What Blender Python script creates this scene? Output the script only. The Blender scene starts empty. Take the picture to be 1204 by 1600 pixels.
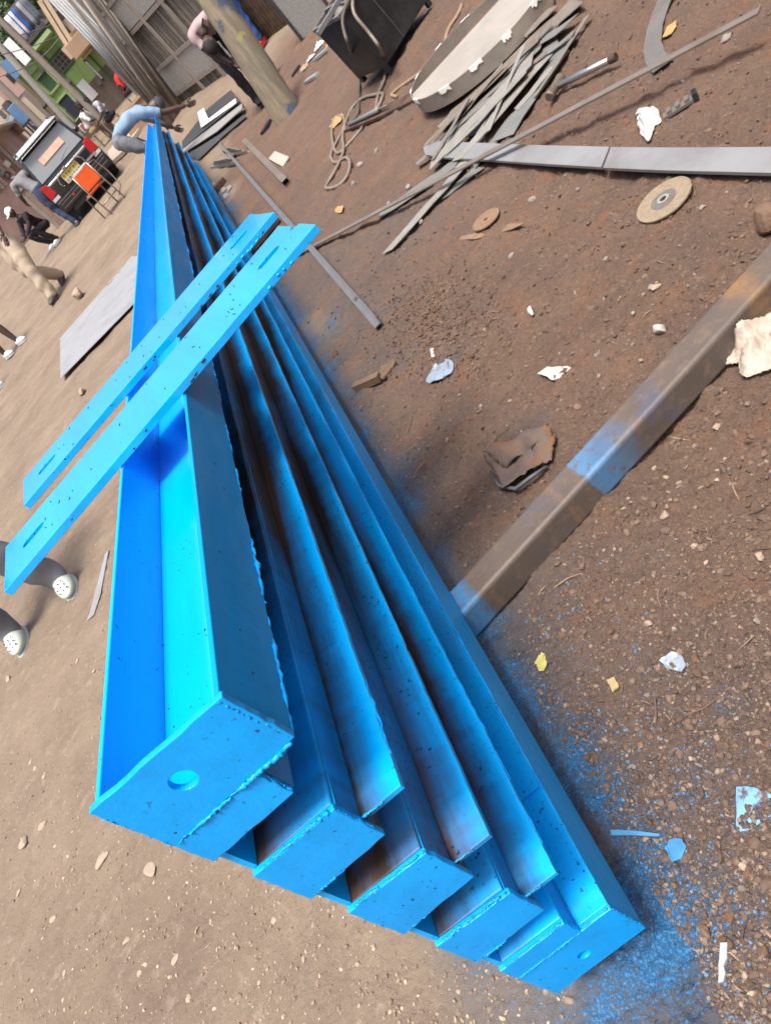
import bpy, bmesh, math, random
import numpy as np
from mathutils import Vector, Matrix, Quaternion
random.seed(7); np.random.seed(7)
rnd = random.random
def U(a, b): return a + (b - a) * rnd()
sc = bpy.context.scene
COL = sc.collection

# ------------------------------------------------------------------ camera
CAMZ = 1.2
RC = np.array([[0.7211178, 0.67228805, 0.16738545],
               [-0.26720187, 0.49279034, -0.82810678],
               [-0.63921223, 0.55243684, 0.53499651]])
cd = bpy.data.cameras.new('camera'); cam = bpy.data.objects.new('camera', cd); COL.objects.link(cam)
M = Matrix([[*RC[i], 0] for i in range(3)] + [[0, 0, 0, 1]])
M.translation = Vector((0, 0, CAMZ)); cam.matrix_world = M
cd.sensor_fit = 'VERTICAL'; cd.sensor_height = 36.0; cd.lens = 36.0 * 1134.3 / 1600
cd.clip_start = 0.02; cd.clip_end = 400
cd.dof.use_dof = True; cd.dof.focus_distance = .95; cd.dof.aperture_fstop = 16
sc.camera = cam

# ------------------------------------------------------------------ sky, sun, exposure
SUN_EL, SUN_AZ = math.radians(72), math.radians(-174)      # azimuth measured from +y towards +x
w = bpy.data.worlds.new('World'); sc.world = w; w.use_nodes = True
nt = w.node_tree; nt.nodes.clear()
bg = nt.nodes.new('ShaderNodeBackground'); out = nt.nodes.new('ShaderNodeOutputWorld')
sky = nt.nodes.new('ShaderNodeTexSky'); sky.sky_type = 'NISHITA'; sky.sun_disc = False
sky.sun_elevation = SUN_EL; sky.sun_rotation = SUN_AZ; sky.dust_density = 8.0; sky.air_density = 1.0; sky.ozone_density = 1.0
bg.inputs[1].default_value = 0.15
nt.links.new(sky.outputs[0], bg.inputs[0]); nt.links.new(bg.outputs[0], out.inputs[0])
sd = bpy.data.lights.new('sun', 'SUN'); sd.energy = 3.0; sd.angle = math.radians(14.0); sd.color = (1, .95, .87)
sun = bpy.data.objects.new('sun', sd); COL.objects.link(sun)
sdir = Vector((math.sin(SUN_AZ) * math.cos(SUN_EL), math.cos(SUN_AZ) * math.cos(SUN_EL), math.sin(SUN_EL)))
sun.rotation_euler = sdir.to_track_quat('Z', 'Y').to_euler()
sc.view_settings.view_transform = 'Standard'; sc.view_settings.look = 'None'
sc.view_settings.exposure = 0.56; sc.view_settings.gamma = 1.0
sc.view_settings.use_curve_mapping = False

# ------------------------------------------------------------------ noise and terrain
def _hash(ix, iy, s):
    n = (ix.astype(np.int64) * 374761393 + iy.astype(np.int64) * 668265263 + s * 974711) & 0x7fffffff
    n = ((n ^ (n >> 13)) * 1274126177) & 0x7fffffff
    return ((n ^ (n >> 16)) & 0xffff) / 65535.0
def vnoise(x, y, f, s=0):
    x = np.asarray(x, float) * f; y = np.asarray(y, float) * f
    ix = np.floor(x); iy = np.floor(y); fx = x - ix; fy = y - iy
    fx = fx * fx * (3 - 2 * fx); fy = fy * fy * (3 - 2 * fy)
    a = _hash(ix, iy, s); b = _hash(ix + 1, iy, s); c = _hash(ix, iy + 1, s); d = _hash(ix + 1, iy + 1, s)
    return (a + (b - a) * fx) * (1 - fy) + (c + (d - c) * fx) * fy - 0.5
def sstep(a, b, x):
    t = np.clip((np.asarray(x, float) - a) / (b - a), 0, 1); return t * t * (3 - 2 * t)
def base_h(x, y):
    yy = np.clip(y - 7, 0, 10)
    h = .0043 * yy * yy + np.clip(y - 17, 0, 60) * .07
    h = h + .16 * sstep(.6, 2.2, x) * sstep(2.0, 5.5, y)
    return h
def soil_mask(x, y):
    n = vnoise(x, y, 1.2, 3) * .35 + vnoise(x, y, 5, 4) * .12
    edge = np.where(y < 8, -.32, -.32 + (y - 8) * .16) - .10 * sstep(.9, .2, y)
    m = sstep(-.12, .12, x - edge + n * sstep(.2, 2.5, y) + n*.3)
    return m * sstep(13.5, 11, y + n * 2)
def hgt(x, y):
    x = np.asarray(x, float); y = np.asarray(y, float)
    s = soil_mask(x, y)
    r = .022 * vnoise(x, y, 1.1, 11) + .016 * vnoise(x, y, 3.1, 12)
    rough = .014 * vnoise(x, y, 9, 13) + .010 * np.maximum(vnoise(x, y, 15, 18) - .12, 0) + .012 * np.maximum(vnoise(x, y, 38, 19) - .18, 0) + .013 * vnoise(x, y, 23, 14) + .009 * np.abs(vnoise(x, y, 55, 15)) + .006 * vnoise(x, y, 120, 16)
    # loose crumbly heaps on the bank
    heap = 0
    for cx, cy, rx, ry, hh in HEAPS:
        heap = heap + hh * np.exp(-(((x - cx) / rx) ** 2 + ((y - cy) / ry) ** 2)) * (1 + 1.4 * vnoise(x, y, 28, 17))
    near = sstep(.0, 1.0, np.abs(x + .38) / .25 - .3)
    return base_h(x, y) + r * (.35 + .65 * s) * (.4 + .6 * near) + rough * (.46 + .54 * s) * 1.25 + .012 * vnoise(x, y, 4.6, 21) * (1 - s) * near + heap
HEAPS = []
def H(x, y): return float(hgt(np.array([x]), np.array([y]))[0])
def wray(u, v):
    d = RC @ np.array([u - 602.0, 800.0 - v, -1134.3]); return d / np.linalg.norm(d)
def PXY(u, v, Y):
    d = wray(u, v); return Vector(d * (Y / d[1])) + Vector((0, 0, CAMZ))
def G(u, v, dz=0.0):
    """the point of the terrain seen in direction (u, v)"""
    d = wray(u, v); t = (0 - CAMZ) / d[2] if d[2] < 0 else 60
    t0, t1 = .3, min(abs(t) * 1.2 + 2, 90)
    ts = np.linspace(t0, t1, 900); px = d[0] * ts; py = d[1] * ts; pz = CAMZ + d[2] * ts
    f = pz - (base_h(px, py) + dz)
    i = int(np.argmax(f < 0)) if (f < 0).any() else len(ts) - 1
    i = max(i, 1)
    a = f[i - 1] / (f[i - 1] - f[i] + 1e-9); tt = ts[i - 1] + (ts[i] - ts[i - 1]) * a
    x, y = d[0] * tt, d[1] * tt
    return Vector((x, y, H(x, y) + dz))
HEAPS = [(*G(585, 455).xy, .16, .16, .02), (*G(690, 495).xy, .13, .12, .022), (*G(720, 545).xy, .10, .07, .018),
         (*G(450, 385).xy, .2, .3, .02), (*G(560, 255).xy, .3, .3, .03), (*G(640, 520).xy, .08, .06, .012)]

# ------------------------------------------------------------------ materials
MATS = {}
def mat(name, color, rough=.7, metal=0.0, var=.25, vscale=8.0, bump=.0, bscale=60.0, color2=None, c2scale=3.0, c2lo=.45, c2hi=.6, spec=.5, stretch=None, clear=0, emission=None, translucent=0):
    if name in MATS: return MATS[name]
    m = bpy.data.materials.new(name); m.use_nodes = True; MATS[name] = m
    t = m.node_tree; N = t.nodes; L = t.links; b = N['Principled BSDF']
    b.inputs['Roughness'].default_value = rough; b.inputs['Metallic'].default_value = metal
    b.inputs['Specular IOR Level'].default_value = spec
    if clear: b.inputs['Coat Weight'].default_value = clear; b.inputs['Coat Roughness'].default_value = .08
    tc = N.new('ShaderNodeTexCoord'); src = tc.outputs['Object']
    if stretch:
        mp = N.new('ShaderNodeMapping'); mp.inputs['Scale'].default_value = stretch; L.new(src, mp.inputs[0]); src = mp.outputs[0]
    n1 = N.new('ShaderNodeTexNoise'); n1.inputs['Scale'].default_value = vscale; n1.inputs['Detail'].default_value = 6; n1.inputs['Roughness'].default_value = .65
    L.new(src, n1.inputs[0])
    mr = N.new('ShaderNodeMapRange'); mr.inputs[1].default_value = .25; mr.inputs[2].default_value = .75; mr.inputs[3].default_value = 1 - var; mr.inputs[4].default_value = 1 + var
    L.new(n1.outputs[0], mr.inputs[0])
    mx = N.new('ShaderNodeVectorMath'); mx.operation = 'SCALE'; mx.inputs[0].default_value = color[:3]
    L.new(mr.outputs[0], mx.inputs['Scale']); col = mx.outputs[0]
    if color2:
        n2 = N.new('ShaderNodeTexNoise'); n2.inputs['Scale'].default_value = c2scale; n2.inputs['Detail'].default_value = 8; n2.inputs['Roughness'].default_value = .7
        L.new(src, n2.inputs[0])
        r2 = N.new('ShaderNodeMapRange'); r2.inputs[1].default_value = c2lo; r2.inputs[2].default_value = c2hi; L.new(n2.outputs[0], r2.inputs[0])
        m2 = N.new('ShaderNodeMix'); m2.data_type = 'RGBA'; m2.inputs[7].default_value = (*color2[:3], 1)
        L.new(r2.outputs[0], m2.inputs[0]); L.new(col, m2.inputs[6]); col = m2.outputs[2]
    L.new(col, b.inputs['Base Color'])
    if bump:
        n3 = N.new('ShaderNodeTexNoise'); n3.inputs['Scale'].default_value = bscale; n3.inputs['Detail'].default_value = 5; L.new(src, n3.inputs[0])
        bp = N.new('ShaderNodeBump'); bp.inputs['Strength'].default_value = bump; bp.inputs['Distance'].default_value = .01
        L.new(n3.outputs[0], bp.inputs['Height']); L.new(bp.outputs[0], b.inputs['Normal'])
    return m

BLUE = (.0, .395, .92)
def paint_mat(name, base=BLUE, thin=0.0, speck=.0, rough=.3, under=(.022, .02, .022), rust=(.085, .045, .026), rustamt=0.0, spec=.35, bumps=.12):
    """spray paint; thin = how much of the steel below shows through the coat, attribute 'coat' adds local coverage"""
    m = bpy.data.materials.new(name); m.use_nodes = True; MATS[name] = m
    t = m.node_tree; N = t.nodes; L = t.links; b = N['Principled BSDF']
    b.inputs['Specular IOR Level'].default_value = spec
    tc = N.new('ShaderNodeTexCoord'); mp = N.new('ShaderNodeMapping'); mp.inputs['Scale'].default_value = (1, .12, 1); L.new(tc.outputs['Object'], mp.inputs[0])
    def noise(scale, detail=6, src=mp.outputs[0], ro=.65):
        n = N.new('ShaderNodeTexNoise'); n.inputs['Scale'].default_value = scale; n.inputs['Detail'].default_value = detail; n.inputs['Roughness'].default_value = ro
        L.new(src, n.inputs[0]); return n.outputs[0]
    def rng(x, a, bb, c=0., d=1.):
        r = N.new('ShaderNodeMapRange'); r.inputs[1].default_value = a; r.inputs[2].default_value = bb; r.inputs[3].default_value = c; r.inputs[4].default_value = d
        L.new(x, r.inputs[0]); return r.outputs[0]
    def mix(f, a, c):
        q = N.new('ShaderNodeMix'); q.data_type = 'RGBA'; L.new(f, q.inputs[0])
        for s, k in ((a, 6), (c, 7)):
            if isinstance(s, tuple): q.inputs[k].default_value = (*s[:3], 1)
            else: L.new(s, q.inputs[k])
        return q.outputs[2]
    def math_(op, a, c):
        q = N.new('ShaderNodeMath'); q.operation = op
        for s, k in ((a, 0), (c, 1)):
            if isinstance(s, (int, float)): q.inputs[k].default_value = s
            else: L.new(s, q.inputs[k])
        return q.outputs[0]
    sh = rng(noise(14, 5), .3, .7, .86, 1.12)
    sc_ = N.new('ShaderNodeVectorMath'); sc_.operation = 'SCALE'; sc_.inputs[0].default_value = base; L.new(sh, sc_.inputs['Scale'])
    col = sc_.outputs[0]
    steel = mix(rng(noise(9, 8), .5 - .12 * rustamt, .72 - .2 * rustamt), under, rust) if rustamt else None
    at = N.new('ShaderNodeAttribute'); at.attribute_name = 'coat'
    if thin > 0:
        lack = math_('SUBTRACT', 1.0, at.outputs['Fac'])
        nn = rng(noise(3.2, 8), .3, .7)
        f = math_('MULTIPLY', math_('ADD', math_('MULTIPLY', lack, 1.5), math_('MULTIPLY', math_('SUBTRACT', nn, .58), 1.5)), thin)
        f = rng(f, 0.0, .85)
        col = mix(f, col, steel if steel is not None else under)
    if speck > 0:
        s2 = rng(noise(150, 2, tc.outputs['Object'], .4), .70 - .05 * speck, .74 - .05 * speck)
        col = mix(math_('MULTIPLY', s2, rng(noise(11, 4, tc.outputs['Object']), .42, .62)), col, (.012, .02, .035))
    L.new(col, b.inputs['Base Color'])
    L.new(rng(noise(22, 4), .3, .7, rough * .75, rough * 1.35), b.inputs['Roughness'])
    bp = N.new('ShaderNodeBump'); bp.inputs['Strength'].default_value = bumps; bp.inputs['Distance'].default_value = .004
    L.new(noise(70, 5, tc.outputs['Object']), bp.inputs['Height']); L.new(bp.outputs[0], b.inputs['Normal'])
    return m
M_BLUE = paint_mat('blue_paint', speck=.25, rough=.32)
M_BLUE_GLOSS = paint_mat('blue_paint_wet', speck=.3, rough=.13, spec=.7, bumps=.03)
M_BLUE_GLOSS.node_tree.nodes['Principled BSDF'].inputs['Coat Weight'].default_value = .6; M_BLUE_GLOSS.node_tree.nodes['Principled BSDF'].inputs['Coat Roughness'].default_value = .06
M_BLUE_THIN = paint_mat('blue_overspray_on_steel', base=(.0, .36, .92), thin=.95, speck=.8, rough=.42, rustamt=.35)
M_BLUE_SIDE = paint_mat('blue_paint_over_millscale', base=(.0, .27, .70), speck=.4, rough=.42, spec=.12)  # darker blue for the right wall: mill scale plus shade put into the colour
M_PLATE = paint_mat('blue_end_plate_paint', speck=.15, bumps=.2, rough=.36, base=(.0, .33, .86))
M_BEAD = paint_mat('blue_weld_paint', speck=.8, rough=.42, bumps=.5, base=(.0, .29, .74))
M_STEEL = mat('bare_steel', (.25, .255, .265), .42, .55, .2, 5, .06, 90, color2=(.14, .12, .105), c2scale=4, c2lo=.55, c2hi=.75)
M_STEEL_L = mat('pale_steel_offcut', (.33, .32, .30), .5, .25, .2, 9, .08, 70, color2=(.20, .175, .15), c2scale=6, c2lo=.5, c2hi=.75)
M_STEEL_D = mat('dull_steel', (.17, .16, .15), .55, .3, .25, 9, .1, 70, color2=(.13, .08, .055), c2scale=5, c2lo=.5, c2hi=.7)
M_BAR = mat('weathered_bar_steel', (.20, .175, .155), .5, .3, .2, 8, .06, 90, color2=(.15, .10, .07), c2scale=3, c2lo=.5, c2hi=.7)
M_SHEET = mat('grey_sheet_steel', (.34, .35, .37), .45, .25, .12, 3, .03, 30, color2=(.26, .25, .245), c2scale=2.2, c2lo=.48, c2hi=.7)
M_RUST = mat('brown_rust', (.10, .055, .035), .8, .1, .35, 14, .3, 90, color2=(.05, .03, .024), c2scale=8)
M_WHITE = mat('white_paint', (.78, .78, .76), .55, 0, .06, 12)
M_BLACK = mat('black_steel', (.013, .014, .017), .45, .0, .3, 6, .05, 40, color2=(.03, .03, .032), c2scale=5)
M_DARK = mat('dark_gap', (.02, .019, .018), .8)
M_STONE = mat('pale_stone', (.36, .28, .21), .85, 0, .3, 30, .35, 60, color2=(.24, .17, .125), c2scale=14)
M_STONE2 = mat('grey_stone', (.27, .25, .23), .85, 0, .3, 30, .35, 60, color2=(.16, .12, .1), c2scale=14)
M_STONE3 = mat('brown_stone', (.17, .105, .07), .9, 0, .3, 30, .35, 60, color2=(.10, .06, .042), c2scale=14)
M_PLASTIC = mat('white_plastic_film', (.52, .51, .49), .4, 0, .12, 14, .3, 25)
M_CARD = mat('grey_board', (.36, .33, .29), .8, 0, .12, 9)
M_RUBBER = mat('cable_rubber', (.20, .165, .135), .6, 0, .25, 25)
M_WOOD = mat('raw_timber', (.42, .29, .18), .75, 0, .25, 4, .15, 30, stretch=(9, 9, 1))
M_WOODG = mat('grey_timber', (.23, .20, .175), .85, 0, .3, 5, .2, 30, stretch=(9, 9, 1))
M_REED = mat('dry_reed', (.20, .17, .145), .85, 0, .45, 14, .2, 30)
M_REED2 = mat('dark_reed', (.10, .085, .075), .9, 0, .4, 14)
M_LEAFDRY = mat('dry_leaf', (.38, .24, .10), .7, 0, .25, 30)
M_DISC = mat('grinding_disc_grit', (.24, .19, .135), .9, 0, .25, 60, .4, 220)
M_SKIN = mat('dark_skin', (.062, .036, .027), .5, 0, .12, 20)
M_HAIR = mat('black_hair', (.012, .011, .011), .8)

# ------------------------------------------------------------------ mesh helpers
class MB:
    def __init__(s): s.v = []; s.f = []; s.mi = []
    def add(s, vs, fs, mi=0):
        o = len(s.v); s.v += [tuple(p) for p in vs]; s.f += [tuple(i + o for i in f) for f in fs]; s.mi += [mi] * len(fs); return s
    def box(s, x0, x1, y0, y1, z0, z1, mi=0, mtx=None):
        vs = [Vector((x, y, z)) for x in (x0, x1) for y in (y0, y1) for z in (z0, z1)]
        if mtx: vs = [mtx @ p for p in vs]
        return s.add(vs, [(0, 1, 3, 2), (4, 6, 7, 5), (0, 4, 5, 1), (2, 3, 7, 6), (0, 2, 6, 4), (1, 5, 7, 3)], mi)
    def bar(s, a, b, wd, th, up=(0, 0, 1), mi=0):
        """box bar from a to b, wd across, th along up, resting with its centre line a-b"""
        a = Vector(a); b = Vector(b); d = (b - a); L = d.length; d.normalize(); r = d.cross(Vector(up))
        if r.length < 1e-4: r = d.cross(Vector((1, 0, 0)))
        r.normalize(); u = r.cross(d)
        vs = [a + d * (L * k) + r * (wd / 2 * i) + u * (th / 2 * j) for k in (0, 1) for i in (-1, 1) for j in (-1, 1)]
        return s.add(vs, [(0, 1, 3, 2), (4, 6, 7, 5), (0, 4, 5, 1), (2, 3, 7, 6), (0, 2, 6, 4), (1, 5, 7, 3)], mi)
    def prism(s, pts, h, mi=0, z=None):
        """polygon (list of Vector) thickened by vector h"""
        n = len(pts); P = [Vector(p) for p in pts]; hv = Vector(h) if not isinstance(h, (int, float)) else Vector((0, 0, h))
        nrm = Vector((0, 0, 0))
        for i in range(n): nrm += P[i].cross(P[(i + 1) % n])
        if nrm.dot(hv) < 0: P.reverse()
        vs = P + [p + hv for p in P]
        fs = [tuple(range(n))[::-1], tuple(range(n, 2 * n))] + [(i, (i + 1) % n, n + (i + 1) % n, n + i) for i in range(n)]
        return s.add(vs, fs, mi)
    def tube(s, path, r, n=8, mi=0, cap=True):
        P = [Vector(p) for p in path]; rs = r if isinstance(r, (list, tuple)) else [r] * len(P)
        vs = []; ref = None
        for i, p in enumerate(P):
            d = (P[min(i + 1, len(P) - 1)] - P[max(i - 1, 0)]).normalized()
            if ref is None:
                ref = d.orthogonal().normalized()
            ref = (ref - d * ref.dot(d)); ref = ref.normalized() if ref.length > 1e-5 else d.orthogonal().normalized()
            b = d.cross(ref)
            vs += [p + (ref * math.cos(2 * math.pi * k / n) + b * math.sin(2 * math.pi * k / n)) * rs[i] for k in range(n)]
        fs = [(i * n + k, i * n + (k + 1) % n, (i + 1) * n + (k + 1) % n, (i + 1) * n + k) for i in range(len(P) - 1) for k in range(n)]
        if cap: fs += [tuple(range(n))[::-1], tuple((len(P) - 1) * n + k for k in range(n))]
        return s.add(vs, fs, mi)
    def ring(s, c, r0, r1, z0, z1, n=24, mi=0, mtx=None):
        vs = []
        for k in range(n):
            a = 2 * math.pi * k / n; ca, sa = math.cos(a), math.sin(a)
            vs += [Vector((ca * r0, sa * r0, z0)), Vector((ca * r1, sa * r1, z0)), Vector((ca * r1, sa * r1, z1)), Vector((ca * r0, sa * r0, z1))]
        vs = [(mtx @ p if mtx else p) + Vector(c) for p in vs]; fs = []
        for k in range(n):
            a = 4 * k; b = 4 * ((k + 1) % n)
            fs += [(a + 1, b + 1, b + 2, a + 2), (a + 2, b + 2, b + 3, a + 3), (a + 3, b + 3, b, a), (a, b, b + 1, a + 1)]
        return s.add(vs, fs, mi)
    def sphere(s, c, rx, ry, rz, nu=12, nv=8, mi=0, fn=None, mtx=None):
        vs = []; fs = []
        for j in range(nv + 1):
            th = math.pi * j / nv
            for i in range(nu):
                a = 2 * math.pi * i / nu
                p = Vector((math.sin(th) * math.cos(a) * rx, math.sin(th) * math.sin(a) * ry, math.cos(th) * rz))
                if fn: p = fn(p)
                if mtx: p = mtx @ p
                vs.append(p + Vector(c))
        for j in range(nv):
            for i in range(nu):
                a = j * nu + i; b = j * nu + (i + 1) % nu
                fs.append((a, a + nu, b + nu, b))
        return s.add(vs, fs, mi)
    def build(s, name, m, parent=None, smooth=False, bevel=0, loc=None, coat=None):
        me = bpy.data.meshes.new(name); me.from_pydata(s.v, [], s.f); me.update()
        for x in (m if isinstance(m, (list, tuple)) else [m]): me.materials.append(x)
        if any(s.mi): me.polygons.foreach_set('material_index', s.mi)
        if smooth: me.polygons.foreach_set('use_smooth', [True] * len(me.polygons))
        if coat is not None:
            at = me.attributes.new('coat', 'FLOAT', 'POINT'); at.data.foreach_set('value', coat)
        o = bpy.data.objects.new(name, me); COL.objects.link(o)
        if parent is not None: o.parent = parent
        if loc is not None: o.location = loc
        if bevel:
            bv = o.modifiers.new('bevel', 'BEVEL'); bv.width = bevel; bv.segments = 2; bv.limit_method = 'ANGLE'
        return o
def thing(name, label, cat, loc=(0, 0, 0), rz=0.0, group=None):
    o = bpy.data.objects.new(name, None); COL.objects.link(o); o.empty_display_size = .1
    o.location = loc; o.rotation_euler = (0, 0, rz)
    return tag(o, label, cat, group)
def tag(o, label, cat, group=None):
    o['label'] = label; o['category'] = cat
    if group: o['group'] = group
    return o
def struct(o, kind='structure'): o['kind'] = kind; return o
def recentre(o):
    """put a one-mesh thing's origin at its own base"""
    me = o.data; co = np.empty(len(me.vertices) * 3); me.vertices.foreach_get('co', co); co = co.reshape(-1, 3)
    c = Vector(((co[:, 0].min() + co[:, 0].max()) / 2, (co[:, 1].min() + co[:, 1].max()) / 2, co[:, 2].min()))
    me.transform(Matrix.Translation(-c)); o.location = c; return o
def cut(o, cutters, par=None):
    """boolean-difference closed cutter meshes out of o"""
    tmp = []
    for mb in cutters:
        c = mb.build('cutter', M_DARK, o.parent); tmp.append(c)
        md = o.modifiers.new('cut', 'BOOLEAN'); md.operation = 'DIFFERENCE'; md.object = c; md.solver = 'EXACT'
    dg = bpy.context.evaluated_depsgraph_get(); me = bpy.data.meshes.new_from_object(o.evaluated_get(dg))
    o.modifiers.clear(); old = o.data; o.data = me; bpy.data.meshes.remove(old)
    for c in tmp:
        d = c.data; bpy.data.objects.remove(c); bpy.data.meshes.remove(d)
    return o
def cyl(c, r, axis, L, n=20):
    a = Vector(c) - Vector(axis) * L / 2; return MB().tube([a, a + Vector(axis) * L], r, n)

# ------------------------------------------------------------------ ground: one sheet, fine where the camera looks
def ground():
    rr = np.concatenate([[.02], np.geomspace(.25, 14, 860), np.geomspace(14.3, 160, 150)])
    fine = np.radians(np.concatenate([np.arange(-74, 40, .24), np.arange(40, 286, 6.0)]))
    nr, na = len(rr), len(fine)
    R_, A_ = np.meshgrid(rr, fine, indexing='ij'); X = R_ * np.sin(A_); Y = R_ * np.cos(A_)
    Z = hgt(X, Y); S = soil_mask(X, Y)
    # blue overspray along the stack and on scattered spots
    dx = X + .295; n = vnoise(X, Y, 6, 31) + .5 * vnoise(X, Y, 18, 32)
    jag = vnoise(X, Y, 2.2, 37)
    B = np.exp(-np.clip(dx, 0, 9) / (.085 + .05 * jag)) * sstep(-.5, -.2, dx) * sstep(11, 9, Y) * (.85 + .9 * n)
    for (u, v, rx, ry, a) in [(700, 580, .09, .07, .6), (840, 660, .07, .05, .5), (520, 500, .06, .09, .55), (1010, 1330, .05, .06, .8), (960, 1250, .05, .05, .8), (1080, 1230, .05, .04, .5),
                              (1120, 1400, .05, .04, .45), (1180, 1450, .04, .03, .3), (1060, 1480, .05, .03, .6), (1000, 1530, .04, .03, .55), (940, 1580, .03, .02, .45), (1130, 1100, .05, .04, .45), (1180, 1260, .05, .04, .5), (900, 1180, .05, .06, .7), (760, 960, .05, .05, .5)]:
        g = G(u, v); B += a * np.exp(-(((X - g.x) / rx) ** 2 + ((Y - g.y) / ry) ** 2)) * (.8 + 1.2 * n)
    SL = np.exp(-(((X + .12) / .36) ** 2)) * sstep(2.0, 2.6, Y) * sstep(7, 4, Y) * (.8 + 1.1 * n) + .6 * np.exp(-(((X - .45) / .25) ** 2 + ((Y - 3.7) / .5) ** 2))
    SL += .6 * np.exp(-(((X + .12) / .24) ** 2)) * sstep(2.5, 1.6, Y) * (.7 + n)
    i = np.arange(nr - 1)[:, None]; j = np.arange(na)[None, :]; jn = (j + 1) % na
    faces = np.stack([i * na + j, i * na + jn, (i + 1) * na + jn, (i + 1) * na + j], -1).reshape(-1, 4)[:, ::-1]
    me = bpy.data.meshes.new('ground')
    me.vertices.add(nr * na); me.vertices.foreach_set('co', np.stack([X, Y, Z], -1).astype(np.float32).ravel())
    nf = len(faces); me.loops.add(nf * 4); me.polygons.add(nf)
    me.loops.foreach_set('vertex_index', faces.astype(np.int32).ravel())
    me.polygons.foreach_set('loop_start', np.arange(nf, dtype=np.int32) * 4)
    me.polygons.foreach_set('use_smooth', np.ones(nf, bool)); me.update(calc_edges=True)
    for nm, arr in (('soil', S), ('blue', B), ('slate', SL)):
        a = me.attributes.new(nm, 'FLOAT', 'POINT'); a.data.foreach_set('value', np.clip(arr, 0, 1.5).astype(np.float32).ravel())
    o = bpy.data.objects.new('ground', me); COL.objects.link(o); struct(o)
    m = bpy.data.materials.new('dirt'); m.use_nodes = True; t = m.node_tree; N = t.nodes; L = t.links; b = N['Principled BSDF']
    tc = N.new('ShaderNodeTexCoord'); P = tc.outputs['Object']
    def noise(scale, detail=6, ro=.6):
        q = N.new('ShaderNodeTexNoise'); q.inputs['Scale'].default_value = scale; q.inputs['Detail'].default_value = detail; q.inputs['Roughness'].default_value = ro; L.new(P, q.inputs[0]); return q.outputs[0]
    def rng(x, a, bb, c=0., d=1.):
        r = N.new('ShaderNodeMapRange'); r.inputs[1].default_value = a; r.inputs[2].default_value = bb; r.inputs[3].default_value = c; r.inputs[4].default_value = d; L.new(x, r.inputs[0]); return r.outputs[0]
    def mix(f, a, c):
        q = N.new('ShaderNodeMix'); q.data_type = 'RGBA'; L.new(f, q.inputs[0])
        for s, k in ((a, 6), (c, 7)):
            if isinstance(s, tuple): q.inputs[k].default_value = (*s, 1)
            else: L.new(s, q.inputs[k])
        return q.outputs[2]
    def mth(op, a, c):
        q = N.new('ShaderNodeMath'); q.operation = op
        for s, k in ((a, 0), (c, 1)):
            if isinstance(s, (int, float)): q.inputs[k].default_value = s
            else: L.new(s, q.inputs[k])
        return q.outputs[0]
    def attr(nm): a = N.new('ShaderNodeAttribute'); a.attribute_name = nm; return a.outputs['Fac']
    road = mix(rng(noise(1.6, 8, .7), .35, .68), (.245, .192, .143), (.158, .12, .09))
    road = mix(mth('MULTIPLY', rng(noise(4.5, 8, .75), .5, .68), .6), road, (.155, .115, .09))
    road = mix(mth('MULTIPLY', rng(noise(13, 7, .7), .56, .66), .55), road, (.30, .245, .19))
    road = mix(mth('MULTIPLY', rng(noise(38, 5), .60, .70), .55), road, (.31, .25, .20))
    road = mix(mth('MULTIPLY', rng(noise(110, 4), .56, .72), .5), road, (.15, .105, .08))
    soil = mix(rng(noise(2.3, 8, .7), .36, .66), (.155, .100, .074), (.105, .073, .058))
    soil = mix(mth('MULTIPLY', rng(noise(6.5, 7, .7), .52, .66), .75), soil, (.185, .092, .055))
    soil = mix(mth('MULTIPLY', rng(noise(55, 6, .7), .55, .70), .7), soil, (.25, .18, .135))
    soil = mix(mth('MULTIPLY', rng(noise(120, 4), .58, .68), .6), soil, (.042, .028, .023))
    soil = mix(mth('MULTIPLY', rng(noise(260, 2), .66, .70), .7), soil, (.33, .26, .2))
    soil = mix(mth('MULTIPLY', attr('slate'), rng(noise(8, 6), .3, .6, .1, .8)), soil, (.10, .09, .092))
    col = mix(attr('soil'), road, soil)
    bl = mth('ADD', attr('blue'), mth('MULTIPLY', mth('SUBTRACT', noise(200, 3, .75), .54), 4.5))
    bl = mth('ADD', bl, mth('MULTIPLY', mth('SUBTRACT', noise(30, 5, .7), .5), 1.5))
    bl = mth('MULTIPLY', rng(bl, .62, 1.15), rng(attr('blue'), .03, .45, 0, .85))
    col = mix(mth('MULTIPLY', rng(attr('blue'), .1, .9), .6), col, (.03, .075, .125))
    col = mix(bl, col, mix(rng(noise(240, 2), .5, .62), (.018, .12, .28), (.05, .26, .58)))
    L.new(col, b.inputs['Base Color']); b.inputs['Roughness'].default_value = .92; b.inputs['Specular IOR Level'].default_value = .25
    hh = mth('ADD', mth('MULTIPLY', noise(60, 6, .7), 1.0), mth('MULTIPLY', noise(210, 3), .35))
    bp = N.new('ShaderNodeBump'); bp.inputs['Distance'].default_value = .012; L.new(rng(attr('soil'), 0, 1, .75, 1.0), bp.inputs['Strength'])
    L.new(hh, bp.inputs['Height']); L.new(bp.outputs[0], b.inputs['Normal'])
    me.materials.append(m); return o
ground()

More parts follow.
